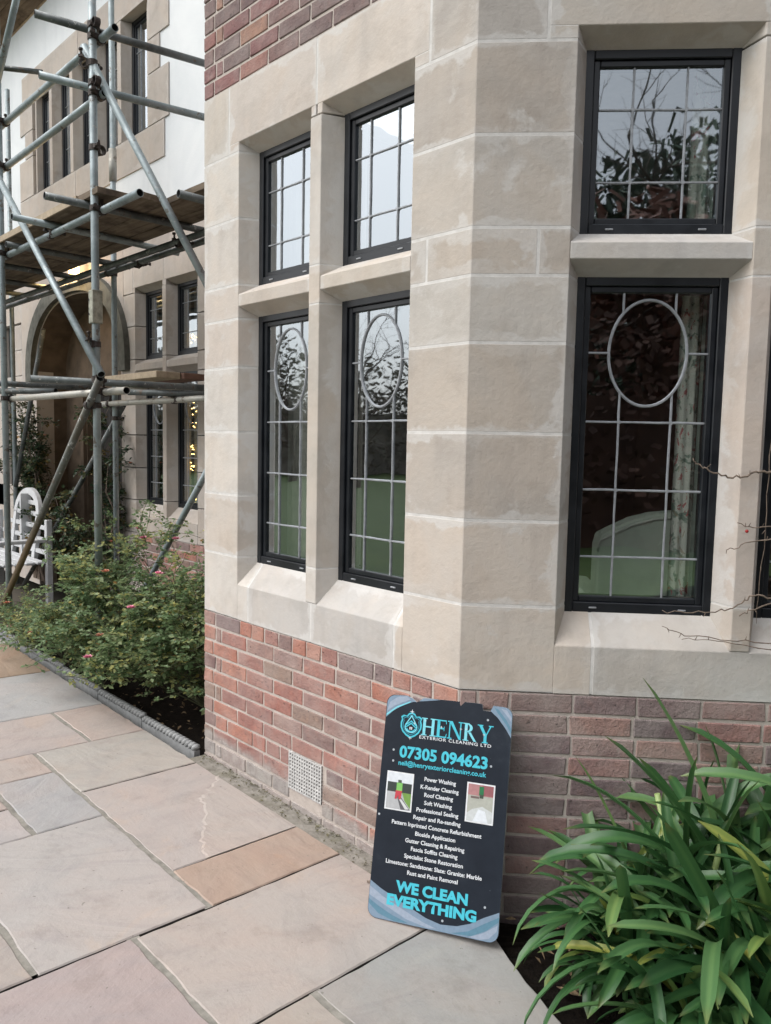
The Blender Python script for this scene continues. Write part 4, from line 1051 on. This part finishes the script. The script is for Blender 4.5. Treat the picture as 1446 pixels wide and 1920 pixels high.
for x, y, r in ((cx, .73, .010), (cx, .635, .008), (.112, .690, .006), (.152, .704, .005), (.212, .688, .006), (.283, .690, .006), (.302, .692, .006), (.366, .680, .006)): star(x, y, r)
# the two small photographs, printed flat
def rect(x0, x1, y0, y1): return [(x0, y0), (x1, y0), (x1, y1), (x0, y1)]
def photo(x0, x1, y0, y1, parts):
    ph = flat('printed_photo', rect(x0, x1, y0, y1), ink('photo_border', (.72, .74, .76)), z1*2)
    for i, (pl, c) in enumerate(parts):
        flat('photo_print', [(x0+.005+(x1-x0-.01)*a, y0+.005+(y1-y0-.01)*b) for a, b in pl], ink('photo_colour', c), z1*(2.5+.25*i), parent=ph)
photo(.027, .127, .375, .510, [(rect(0, 1, .72, 1), (.66, .70, .74)), (rect(0, 1, .45, .74), (.035, .045, .04)), ([(0, 0), (1, 0), (1, .47), (0, .47)], (.42, .43, .44)), ([(.62, .47), (1, .47), (1, .05), (.75, .25)], (.16, .30, .06)), ([(.40, .40), (.52, .40), (1, .02), (.62, .0)], (.10, .10, .11)), ([(.50, .30), (.60, .30), (.95, .04), (.80, .02)], (.60, .62, .62)), (rect(.38, .62, .52, .74), (.20, .50, .12)), (rect(.43, .57, .74, .82), (.07, .10, .06)), ([(.36, .52), (.62, .52), (.58, .28), (.50, .28), (.48, .40), (.42, .28), (.34, .28)], (.50, .05, .07))])
photo(.320, .418, .377, .512, [(rect(0, 1, .68, 1), (.40, .20, .20)), (rect(.55, 1, .72, 1), (.28, .10, .11)), (rect(0, 1, 0, .70), (.40, .41, .36)), ([(0, 0), (1, 0), (1, .30), (.6, .42), (.2, .32), (0, .2)], (.55, .58, .58)), ([(.25, .0), (.85, .0), (.72, .30), (.45, .34)], (.68, .72, .76)), (rect(.44, .62, .72, .96), (.02, .16, .06)), (rect(.47, .62, .64, .74), (.05, .07, .05)), (rect(.12, .45, .62, .68), (.16, .12, .11))])
for x, y in ((.376, .733), (.042, .586), (.044, .547), (.41, .108), (.269, .037), (.010, .353), (.398, .575)):
    MB().tube([(*s2(x, y), -.0005), (*s2(x, y), .0009)], .0042, 8).obj('screw_hole', GI, sign, FS)

# ------------------------------------------------------------------ things inside the bay
arm = thing('armchair', 'pale sage armchair seen from behind through the right-hand window', 'armchair', (FB @ Vector((1.05, 1.15, .42))))
SAGE = plain('sage_upholstery', (.56, .62, .53), .9, .12, 8, bumpd=.003)
prof = [(.572, .50), (.575, 1.24), (.585, 1.285), (.64, 1.315), (.72, 1.355), (.80, 1.378), (.90, 1.39), (1.0, 1.385), (1.12, 1.35), (1.22, 1.30), (1.26, 1.23), (1.27, .50)]
CYB = .52
mb = MB(); n = len(prof); mb.add([(x, CYB, z) for x, z in prof]+[(x, CYB+.13, z) for x, z in prof], [tuple(range(n)), tuple(range(n, 2*n))[::-1]]+[(i, n+i, n+(i+1) % n, (i+1) % n) for i in range(n)])
mb.obj('back', SAGE, arm, FB, bevel=.02, seg=3)
pf = prof[1:-1]; MB().tube([(x, CYB-.002, z-.022) for x, z in pf], .006, 8).obj('piping', plain('pale_piping', (.55, .58, .52), .8), arm, FB)
MB().box(.62, 1.24, CYB+.14, CYB+.75, .56, .82).obj('seat', SAGE, arm, FB, bevel=.04, seg=3)
for x in (.56, 1.18): MB().box(x, x+.12, CYB+.12, CYB+.72, .52, 1.0).obj('arm', SAGE, arm, FB, bevel=.035, seg=3)
for x in (.62, 1.22):
    for y in (CYB+.05, CYB+.68): MB().box(x-.02, x+.02, y-.02, y+.02, .42, .54).obj('leg', WOODD, arm, FB)
tf = T('floral_cloth'); p = tf.pos(); v = tf.noise(p, 16, 5, .6, 1.0); v2 = tf.noise(tf.vscale(p, (1.3, 1.3, .9)), 17, 4, .6, 1.2)
c = tf.mix(tf.mr(v, .53, .58, 0, .85), (.52, .53, .48), (.13, .20, .16)); c = tf.mix(tf.mr(v2, .61, .64, 0, .9), c, (.36, .08, .09)); c = tf.mix(tf.mr(v2, .34, .38, .6, 0), c, (.26, .20, .13))
FLOR = tf.done(c, .9)
def curtain(x0, x1, y, z0, z1, mat, n=14, amp=.022):
    mb = MB(); vs = []
    for k in range(n+1):
        x = x0+(x1-x0)*k/n; yy = y+amp*sin(k*1.9)
        vs += [(x, yy, z0), (x, yy+.01*sin(k), (z0+z1)/2), (x, yy, z1)]
    mb.add(vs, [(3*k+i, 3*k+3+i, 3*k+4+i, 3*k+1+i) for k in range(n) for i in (0, 1)], smooth=True)
    mb.add([(a, b+.004, c) for a, b, c in vs], [(3*k+1+i, 3*k+4+i, 3*k+3+i, 3*k+i) for k in range(n) for i in (0, 1)], smooth=True)
    return mb
tag(curtain(.805, .885, .30, .55, 3.1, FLOR, 8, .014).obj('curtain', FLOR, None, FB), 'floral curtain hanging at the right of the armchair window', 'curtain')
tag(curtain(.875, 1.08, .27, .55, 3.1, FLOR, 10, .016).obj('curtain_lining', plain('pale_green_lining', (.40, .46, .42), .9), None, FB), 'plain pale green curtain lining behind the stone mullion at right', 'curtain')
tag(curtain(.30, .56, .31, .55, 3.1, FLOR, 12).obj('curtain', plain('pale_lining_cloth', (.34, .33, .29), .9), None, FA), 'plain pale curtain lining in the leftmost bay light', 'curtain')
# fairy lights behind the far window
fl = thing('fairy_lights', 'string of golden fairy lights in the window beyond the scaffold', 'fairy lights', (FM @ Vector((-2.65, .19, .95))))
GOLD = emit('golden_bulb', (1.0, .62, .18), 10)
mbb = MB(); N = 6
for i in range(5):
    for j in range(8): mbb.add([], [])
bulb = bpy.data.meshes.new('bulb'); bm = bmesh.new(); bmesh.ops.create_icosphere(bm, subdivisions=1, radius=.006); bm.to_mesh(bm and bulb); bm.free(); bulb.materials.append(GOLD)
wire = []
for k in range(40):
    z = random.choice([random.uniform(1.75, 2.0), random.uniform(1.75, 1.95), random.uniform(1.5, 1.62), random.uniform(1.38, 1.46), random.uniform(1.12, 1.2), random.uniform(2.5, 2.6)])
    p = Vector((-2.655+random.uniform(-.045, .05)+.02*sin(z*7), .185+random.uniform(0, .03), z)); wire.append(p)
    link(bpy.data.objects.new('bulb', bulb), fl, FM @ Matrix.Translation(p))
wire.sort(key=lambda p: p.z); MB().tube(wire, .0016, 4).obj('wire', STEM, fl, FM)
# lit lamp over the porch, under the platform
lan = thing('porch_lantern', 'lit warm lantern on the wall above the porch arch', 'lantern', (FM @ Vector((-4.45, -.12, 3.3))))
MB().box(-4.52, -4.38, -.20, -.06, 3.42, 3.44).box(-4.51, -4.39, -.19, -.07, 3.26, 3.275).box(-4.46, -4.44, -.08, .0, 3.43, 3.46).obj('lantern_frame', FRAME, lan, FM)
MB().box(-4.49, -4.41, -.17, -.09, 3.28, 3.41).obj('lamp_glass', emit('lit_lamp_glass', (1.0, .68, .28), 5), lan, FM)
pl_ = bpy.data.lights.new('lamp_light', 'POINT'); pl_.energy = 8; pl_.color = (1.0, .66, .28); pl_.shadow_soft_size = .08
po = bpy.data.objects.new('lamp_light', pl_); link(po, lan, FM @ Matrix.Translation((-4.45, -.28, 3.30)))

# ------------------------------------------------------------------ plants
def leafy(name, stems, mat, parent, size, per, spread, pairs=2, cl=(0, 1), kink=.3):
    """leaflets along shoots; stems: list of point lists"""
    V = []; F = []; C = []
    rnd = random.Random(len(stems)*7+int(size*9999))
    for pts in stems:
        pts = [Vector(p) for p in pts]
        cbase = rnd.uniform(*cl)
        for _ in range(per):
            f = rnd.uniform(.12, 1)*(len(pts)-1); i = min(int(f), len(pts)-2); p = pts[i].lerp(pts[i+1], f-i)
            ax = (pts[i+1]-pts[i]).normalized()
            out = Vector((rnd.gauss(0, 1), rnd.gauss(0, 1), rnd.gauss(.15, .6))).normalized()
            out = (out+ax*.35).normalized(); L = spread*rnd.uniform(.5, 1.15)
            side = out.cross(Vector((0, 0, 1)))
            side = side.normalized() if side.length > .05 else Vector((1, 0, 0))
            for k in range(2*pairs+1):
                s = size*rnd.uniform(.7, 1.25)
                q = p+out*L*(.35+.65*(k//2)/max(1, pairs)); dr = out if k == 2*pairs else (out*.55+side*(1 if k % 2 else -1)).normalized()
                nrm = Vector((rnd.gauss(0, .5), rnd.gauss(0, .5), 1)).normalized(); wv = dr.cross(nrm)
                if wv.length < .1: continue
                wv = wv.normalized()*s*.36; nn_ = wv.cross(dr).normalized()*s*.10
                dr = dr*s-Vector((0, 0, s*.15))
                b = len(V); V += [q, q+dr*.45+wv+nn_, q+dr, q+dr*.45-wv+nn_]; F += [(b, b+1, b+2), (b, b+2, b+3)]
                cc = min(1, max(0, cbase+rnd.gauss(0, .13))); cc = rnd.uniform(.9, 1) if rnd.random() < .025 else min(cc, .9); C += [cc]*4
    me = bpy.data.meshes.new(name); me.from_pydata(V, [], F); me.materials.append(mat)
    at = me.attributes.new('lc', 'FLOAT', 'POINT'); at.data.foreach_set('value', C)
    o = link(bpy.data.objects.new(name, me), parent); o['kind'] = 'stuff'; return o
def grow(rnd, base, tip, n=7, sag=.12, wob=.03):
    base, tip = Vector(base), Vector(tip); pts = []
    for k in range(n):
        t = k/(n-1); p = base.lerp(tip, t); p.z += sag*sin(pi*t); p += Vector((rnd.gauss(0, wob), rnd.gauss(0, wob), rnd.gauss(0, wob*.6)))*t; pts.append(p)
    return pts
def rose_flower(parent, p, mat, r=.03):
    mb = MB(); rnd = random.Random(int(p[0]*1000))
    for ring, (rr_, cnt, tilt) in enumerate(((1.0, 6, .35), (.72, 5, .75), (.42, 4, 1.15))):
        for k in range(cnt):
            a = 2*pi*k/cnt+ring*.5+rnd.uniform(-.2, .2); d = Vector((cos(a), sin(a), 0)); s_ = Vector((-sin(a), cos(a), 0)); up_ = Vector((0, 0, 1))
            o_ = Vector(p); e_ = o_+d*r*rr_*cos(tilt)+up_*r*rr_*sin(tilt)
            mb.add([o_, o_.lerp(e_, .6)+s_*r*.5, e_+up_*r*.12, o_.lerp(e_, .6)-s_*r*.5], [(0, 1, 2, 3)])
    return mb.obj('rose_flower', mat, parent)
def rose_bush(label, seed, bases, tips, shoots, per, flowers, size=.019, cl=(.15, .75)):
    rnd = random.Random(seed); b = thing('rose_bush', label, 'rose bush', bases[0], 'rose bushes in the bed')
    main = []; sh = []
    for tp_ in tips:
        bs = rnd.choice(bases); main.append(grow(rnd, bs, tp_, 8, .10))
    for pts in main:
        for _ in range(shoots):
            i = rnd.randint(2, len(pts)-1); q = pts[i]
            sh.append(grow(rnd, q, q+Vector((rnd.gauss(0, .13), rnd.gauss(0, .11), rnd.uniform(-.06, .17))), 4, .02, .012))
    mb = MB()
    for pts in main: mb.tube(pts, [.005-.0006*k for k in range(len(pts))], 5, cap=False)
    for pts in sh: mb.tube(pts, .0018, 4, cap=False)
    mb.obj('stems', STEM, b)
    leafy('foliage', main+sh, ROSE, b, size, per, .05, 2, cl)
    for f in flowers: rose_flower(b, f[:3], f[3] if len(f) > 3 else PETAL)
    return b
rnd = random.Random(11)
FLW = [(-.441, -.03, .892), (-1.128, .2, 1.071), (-.985, .15, 1.027), (-.671, -.34, .42), (-.489, -.17, .709), (-1.013, -.08, .834, PETALO), (-.66, .2, 1.05), (-.60, -.30, .55, PETALO)]
tips = [f[:3] for f in FLW]
for _ in range(64):                                # main mass: highest in the middle, spilling over the edging
    x = rnd.uniform(-1.9, -.08); y = rnd.uniform(-.20, .66)
    top = .66+.50*math.exp(-((x+1.75)/.6)**2)*(1 if y > .05 else .6)+(.26 if (x > -.9 and y > .15) else 0)
    tips.append((x, y, rnd.uniform(.45, 1.0)*top))
for _ in range(9): tips.append((rnd.uniform(-1.7, -1.1), rnd.uniform(-.16, .0), rnd.uniform(.62, .85)))
for _ in range(26): tips.append((rnd.uniform(-2.1, -.80), rnd.uniform(-.34, -.12), rnd.uniform(.18, .52)))
for _ in range(10): tips.append((rnd.uniform(-.6, -.06), rnd.uniform(.0, .4), rnd.uniform(.45, .9)))
rose_bush('tall leafy rose bush with pink flowers next to the brick corner', 5, [(-1.8, .25, .0), (-1.3, .28, .0), (-.85, .3, .0), (-2.0, .2, 0), (-.5, .35, 0)], tips, 8, 7,
          FLW, .030, (.25, .9))
tips = [(rnd.uniform(-3.6, -2.0), rnd.uniform(-.30, .30), rnd.uniform(.10, .36)) for _ in range(14)]
rose_bush('low straggling rose bush with autumn leaves at the far end of the bed', 6, [(-2.5, .1, 0.02), (-2.9, .12, 0.03), (-2.2, .1, .02)], tips, 7, 8, [(-2.42, -.2, .241), (-1.913, -.22, .30, PETALO), (-2.75, -.1, .36, PETALO)], .024, (.3, 1.0))
def climber(label, seed, x0, x1, y0, y1, zt, n, hips):
    rnd = random.Random(seed); c = thing('climbing_rose', label, 'climbing plant', ((x0+x1)/2, y1, 0), 'climbing roses by the porch')
    main = [grow(rnd, (rnd.uniform(x0, x1)*.5+(x0+x1)*.25, y1, .0), (rnd.uniform(x0, x1), rnd.uniform(y0, y1), zt*rnd.uniform(.6, 1)), 9, .0, .05) for _ in range(n)]
    sh = []
    for pts in main:
        for _ in range(8): q = pts[rnd.randint(2, 8)]; sh.append(grow(rnd, q, q+Vector((rnd.gauss(0, .13), rnd.gauss(0, .06), rnd.uniform(-.12, .12))), 4, .01, .012))
    mb = MB()
    for pts in main: mb.tube(pts, [.008-.0007*k for k in range(9)], 5, cap=False)
    for pts in sh: mb.tube(pts, .002, 4, cap=False)
    mb.obj('stems', TWIG, c); leafy('foliage', main+sh, IVY, c, .042, 11, .05, 1, (.1, .9))
    for k in range(hips): q = rnd.choice(sh)[-1]; rose_flower(c, q, PETALO, .025)
climber('dense dark climbing rose with orange blooms behind the bench', 21, -6.15, -5.2, .95, 1.2, 2.1, 34, 12)
climber('thin climbing rose between the porch and the far window', 22, -3.85, -3.5, 1.0, 1.22, 1.95, 12, 3)
climber('wispy climbing rose stems low in front of the porch door', 23, -4.9, -3.8, .8, 1.15, 1.05, 14, 3)

# strap-leaved clumps at the foot of the right wall
LEAFM = []
def strap_mesh(seed):
    rnd = random.Random(seed); L = rnd.uniform(.52, .84); wd = rnd.uniform(.039, .056); n = 15
    e0 = radians(rnd.uniform(56, 86)); bend = radians(rnd.uniform(60, 150)) if rnd.random() < .85 else radians(rnd.uniform(10, 45)); pw = rnd.uniform(1.0, 1.9)
    x = z = 0.0; V = []; UV = []; tw = rnd.uniform(-.5, .5); sw = rnd.uniform(-.06, .06)
    for k in range(n):
        t = k/(n-1); a = e0-bend*t**pw
        w_ = wd*(.55+.45*min(1, t*3.5))*(1-.25*max(0,t-.4) if t < .86 else .87*math.sqrt(max(0, 1-((t-.86)/.14)**2))*.92+.06)
        r = tw*t; up_ = Vector((-sin(a), 0, cos(a))); sd_ = Vector((0, 1, 0))*cos(r)+up_*sin(r); nn_ = up_*cos(r)-Vector((0, 1, 0))*sin(r)
        c = Vector((x, sw*t*t*4*L, z))
        for j, s_ in enumerate((-.5, -.25, 0, .25, .5)):
            V.append(c+sd_*w_*s_+nn_*(abs(s_)*2)**1.5*w_*.20); UV.append((s_+.5, t))
        x += cos(a)*L/(n-1); z += sin(a)*L/(n-1)
    F = [(5*k+j, 5*k+j+1, 5*k+j+6, 5*k+j+5) for k in range(n-1) for j in range(4)]
    me = bpy.data.meshes.new('strap_leaf'); me.from_pydata(V, [], F); me.materials.append(AGAP); me.polygons.foreach_set('use_smooth', [True]*len(F))
    ly = me.uv_layers.new(name='UVMap')
    for l in me.loops: ly.data[l.index].uv = UV[l.vertex_index]
    return me
LEAFM = [strap_mesh(100+i) for i in range(26)]
def clump(label, t, d, nleaf, seed, rad=.10, az=(0, 360), zoff=0.0, smin=.8, smax=1.1, lift=0.0):
    rnd = random.Random(seed); p = FB @ Vector((t, -d, 0)); base = Vector((p.x, p.y, gz(p.x, p.y)-.03+zoff))
    c = thing('strap_leaf_plant', label, 'plant', base, 'strap-leaved plants below the right-hand window')
    for i in range(nleaf):
        a = radians(rnd.uniform(*az)); r = rad*math.sqrt(rnd.random()); o_ = base+Vector((cos(a+rnd.gauss(0, .6))*r, sin(a+rnd.gauss(0, .6))*r, rnd.uniform(-.01, .10)))
        sc_ = rnd.uniform(smin, smax)
        tx, ty = o_.x+cos(a)*.52*sc_, o_.y+sin(a)*.52*sc_
        if tx < max(2.09, 2.04-(ty+.04)*1.15): continue
        link(bpy.data.objects.new('leaf', rnd.choice(LEAFM)), c, Matrix.Translation(o_) @ rz(a) @ Matrix.Rotation(rnd.gauss(0, .16), 4, 'X') @ Matrix.Rotation(rnd.gauss(.05, .18)-lift, 4, 'Y') @ Matrix.Scale(sc_, 4))
    return c
clump('glossy strap-leaved clump closest to the advertising board', .72, .20, 150, 31, .15, smin=.7)
clump('glossy strap-leaved clump in the middle below the window', 1.0, .20, 110, 32, .14, smin=.9, smax=1.35, lift=.16)
clump('tall glossy strap-leaved clump against the brick at the right edge', 1.25, .22, 70, 37, .14, smin=.95, smax=1.3, lift=.15)
clump('glossy strap-leaved clump nearest the camera at the paving edge', .92, .50, 130, 33, .15, smin=.62)
clump('glossy strap-leaved clump cut off by the right edge', 1.26, .46, 80, 34, .14)
clump('low glossy strap-leaved clump filling the gap beside the board', .56, .30, 210, 35, .15, smin=.42, smax=.85)
clump('glossy strap-leaved clump spilling over the slab edge at the bottom', .76, .58, 190, 36, .17, smin=.45, smax=.9)
rnd = random.Random(4)
for t_, d_, h_, lx in ((.74, .30, .60, -.10), (.80, .28, .50, .06), (1.0, .3, .72, .05)):
    p = FB @ Vector((t_, -d_, 0)); z_ = gz(p.x, p.y)
    tag(MB().tube([(p.x, p.y, z_), (p.x+lx*.4, p.y-.01, z_+h_*.6), (p.x+lx, p.y-.03, z_+h_)], [.011, .010, .0095], 10).obj('cut_stalk', STUB), {.74: 'pale green cut flower stalk leaning left among the strap leaves', .80: 'short pale green cut flower stalk leaning right among the strap leaves', 1.0: 'tall pale cut flower stalk at the right edge among the strap leaves'}[t_], 'stalk')

# bare climbing twigs across the right mullion
tw = thing('bare_climber', 'bare thin climber twigs trained across the right stone mullion', 'climbing plant', (FB @ Vector((1.1, -.03, .3))))
def twig(pts, r=.003, mat=TWIG):
    P = [(u, -y, z) for u, z, y in pts]; Q = []
    for i in range(len(P)-1):
        for k in range(4): Q.append(Vector(P[i]).lerp(Vector(P[i+1]), k/4)+Vector((random.gauss(0, .0025), 0, random.gauss(0, .003))))
    Q.append(Vector(P[-1])); n = len(Q)
    MB().tube(Q, [r*(1-.6*i/n) for i in range(n)], 6).obj('twig', mat, tw, FB)
    for _ in range(3):
        q = random.choice(Q[2:]); MB().tube([q, q+Vector((random.gauss(0, .006), -.004, random.choice((-1, 1))*.014))], [.0016, .0008], 5).obj('twig', mat, tw, FB)
twig([(1.35, 1.60, .04), (1.10, 1.585, .03), (1.035, 1.576, .025), (.985, 1.575, .025), (.948, 1.554, .025), (.90, 1.556, .02), (.876, 1.563, .02), (.82, 1.578, .02), (.79, 1.60, .015), (.777, 1.617, .015)], .0048)
twig([(1.4, 1.2, .04), (1.063, 1.144, .03), (1.0, 1.155, .03), (.965, 1.12, .02), (.93, 1.10, .02), (.86, 1.085, .02), (.78, 1.078, .02), (.70, 1.085, .015)], .0036)
twig([(1.3, 1.33, .04), (1.05, 1.348, .03), (.975, 1.335, .025), (.93, 1.31, .02), (.905, 1.305, .02)], .003)
twig([(1.3, 1.43, .04), (1.06, 1.395, .03), (.97, 1.385, .02), (.935, 1.40, .02)], .003)
twig([(1.25, 1.08, .05), (1.07, 1.125, .03), (.99, 1.095, .02), (.96, 1.075, .02)], .004)
twig([(1.3, .98, .03), (1.05, .985, .02), (.93, .99, .02), (.80, 1.0, .02), (.735, 1.012, .02), (.70, 1.03, .02)], .0026)
twig([(1.2, .955, .02), (.98, .972, .02), (.86, .985, .02), (.77, .985, .02)], .0024)
twig([(1.035, 1.75, .02), (1.03, 1.5, .02), (1.025, 1.25, .02), (1.02, 1.05, .02)], .0018)
bm = bmesh.new(); bmesh.ops.create_uvsphere(bm, u_segments=10, v_segments=7, radius=.006); me = bpy.data.meshes.new('berry'); bm.to_mesh(me); bm.free(); me.materials.append(HIP)
link(bpy.data.objects.new('berry', me), tw, FB @ Matrix.Translation((.965, -.03, 1.372)))
tag(MB().tube([(1.46, -.16, gz(1.46, -.16)+.006), (1.49, -.13, gz(1.5, -.13)+.006), (1.53, -.115, gz(1.5, -.1)+.007), (1.56, -.09, gz(1.56, -.09)+.012)], [.004, .003, .003, .0015], 6).obj('fallen_twig', TWIG), 'small fallen twig on the paving left of the advertising board', 'twig')

# ------------------------------------------------------------------ garden behind the camera, seen in the panes
def tree(label, cat, name, x, y, h, seed, kind):
    rnd = random.Random(seed); t = thing(name, label, cat, (x, y, 0))
    mb = MB(); tips = []
    def branch(p, d, L, r, lev):
        n = 5; pts = [p]
        for k in range(n): d = (d+Vector((rnd.gauss(0, .12), rnd.gauss(0, .12), rnd.gauss(.03, .08)))).normalized(); pts.append(pts[-1]+d*L/n)
        mb.tube(pts, [r*(1-.55*k/n) for k in range(n+1)], 6 if lev < 2 else 4, cap=False)
        if lev >= (4 if kind == 'bare' else 2): tips.append(pts[-1]); tips.append(pts[3]); return
        for _ in range(4 if lev else 9):
            i = rnd.randint(2, n); ax = Vector((rnd.gauss(0, 1), rnd.gauss(0, 1), rnd.gauss(.2, .5))).normalized()
            branch(pts[i], (d*.6+ax*.8).normalized(), L*(.55 if lev else .5), r*.5*(1-.06*i), lev+1)
    branch(Vector((x, y, -.1)), Vector((0, 0, 1)), h*(.75 if kind == 'bare' else .85), h*.022, 0)
    mb.obj('trunk', BARK, t)
    if kind != 'bare':
        V = []; F = []
        for p in tips:
            for _ in range(60):
                q = p+Vector((rnd.gauss(0, .45), rnd.gauss(0, .45), rnd.gauss(0, .25))); s_ = .16; a = Vector((rnd.gauss(0, 1), rnd.gauss(0, 1), rnd.gauss(0, 1))).normalized()*s_; b = a.orthogonal().normalized()*s_*.25
                k = len(V); V += [q-a-b, q+a-b, q+a+b, q-a+b]; F += [(k, k+1, k+2, k+3)]
        me = bpy.data.meshes.new('crown'); me.from_pydata(V, [], F); me.materials.append(plain('pine_needles', (.045, .075, .05), .7, .4, 3) if kind == 'pine' else plain('copper_beech_leaf', (.10, .035, .02), .7, .4, 3))
        link(bpy.data.objects.new('crown', me), t)
    return t
dB = FB.to_3x3() @ Vector((0, -1, 0))
def atB(dist, side): p = Vector((2.3, .45, 0))+dB*dist+(FB.to_3x3() @ Vector((1, 0, 0)))*side; return p.x, p.y
tree('dark pine across the lawn mirrored in the panes', 'tree', 'pine_tree', 14.1, -8.9, 5.9, 51, 'pine')
tree('shorter dark pine mirrored behind the first', 'tree', 'pine_tree', 17.6, -9.6, 5.8, 57, 'pine')
tree('bare winter tree mirrored beside the pine', 'tree', 'bare_tree', 15.2, -7.1, 8.2, 52, 'bare')
tree('bare winter tree mirrored furthest left', 'tree', 'bare_tree', 14.6, -10.6, 8.0, 55, 'bare')
tree('bare winter tree far down the lawn mirrored in the left panes', 'tree', 'bare_tree', -19, -18, 5.6, 53, 'bare')
tree('small bare tree beside it mirrored in the left panes', 'tree', 'bare_tree', -24, -18.5, 6.0, 58, 'bare')
tree('copper beech behind the lawn mirrored in the low panes', 'tree', 'beech_tree', 12.6, -6.2, 4.6, 54, 'beech')
def hedge(label, a, b, h, mat, seed, s_=.07):
    rnd = random.Random(seed); a, b = Vector(a), Vector(b); V = []; F = []; n = int((b-a).length*700)
    for _ in range(n):
        t = rnd.random(); q = a.lerp(b, t)+Vector((rnd.gauss(0, .5), rnd.gauss(0, .5), rnd.uniform(0, h)*(.8+.5*rnd.random()**2)+.5*sin(t*23)+.4*sin(t*57)))
        d = Vector((rnd.gauss(0, 1), rnd.gauss(0, 1), rnd.gauss(0, 1))).normalized()*s_; e = d.orthogonal().normalized()*s_*.6; k = len(V); V += [q-d-e, q+d-e, q+d+e, q-d+e]; F += [(k, k+1, k+2, k+3)]
    hd = thing('hedge', label, 'hedge', a)
    me = bpy.data.meshes.new('foliage'); me.from_pydata(V, [], F); me.materials.append(mat); o = link(bpy.data.objects.new('foliage', me), hd); o['kind'] = 'stuff'
    d = (b-a).normalized(); nn_ = Vector((-d.y, d.x, 0))*.35
    MB().prism([tuple((a+nn_)[:2]), tuple((b+nn_)[:2]), tuple((b-nn_)[:2]), tuple((a-nn_)[:2])], -.1, h*.6).obj('twig_mass', mat, hd)
BE = plain('brown_beech_hedge', (.05, .022, .014), .85, .5, 2)
hedge('tall russet beech hedge across the lawn mirrored in the right panes', (*atB(10.5, -9), 0), (*atB(10.5, 9), 0), 4.2, BE, 61)
hedge('low brown hedge at the far end of the lawn mirrored in the left panes', (-38, -14, 0), (-17, -38, 0), 5.6, plain('brown_far_hedge', (.24, .22, .19), .85, .4, 2), 62, .11)
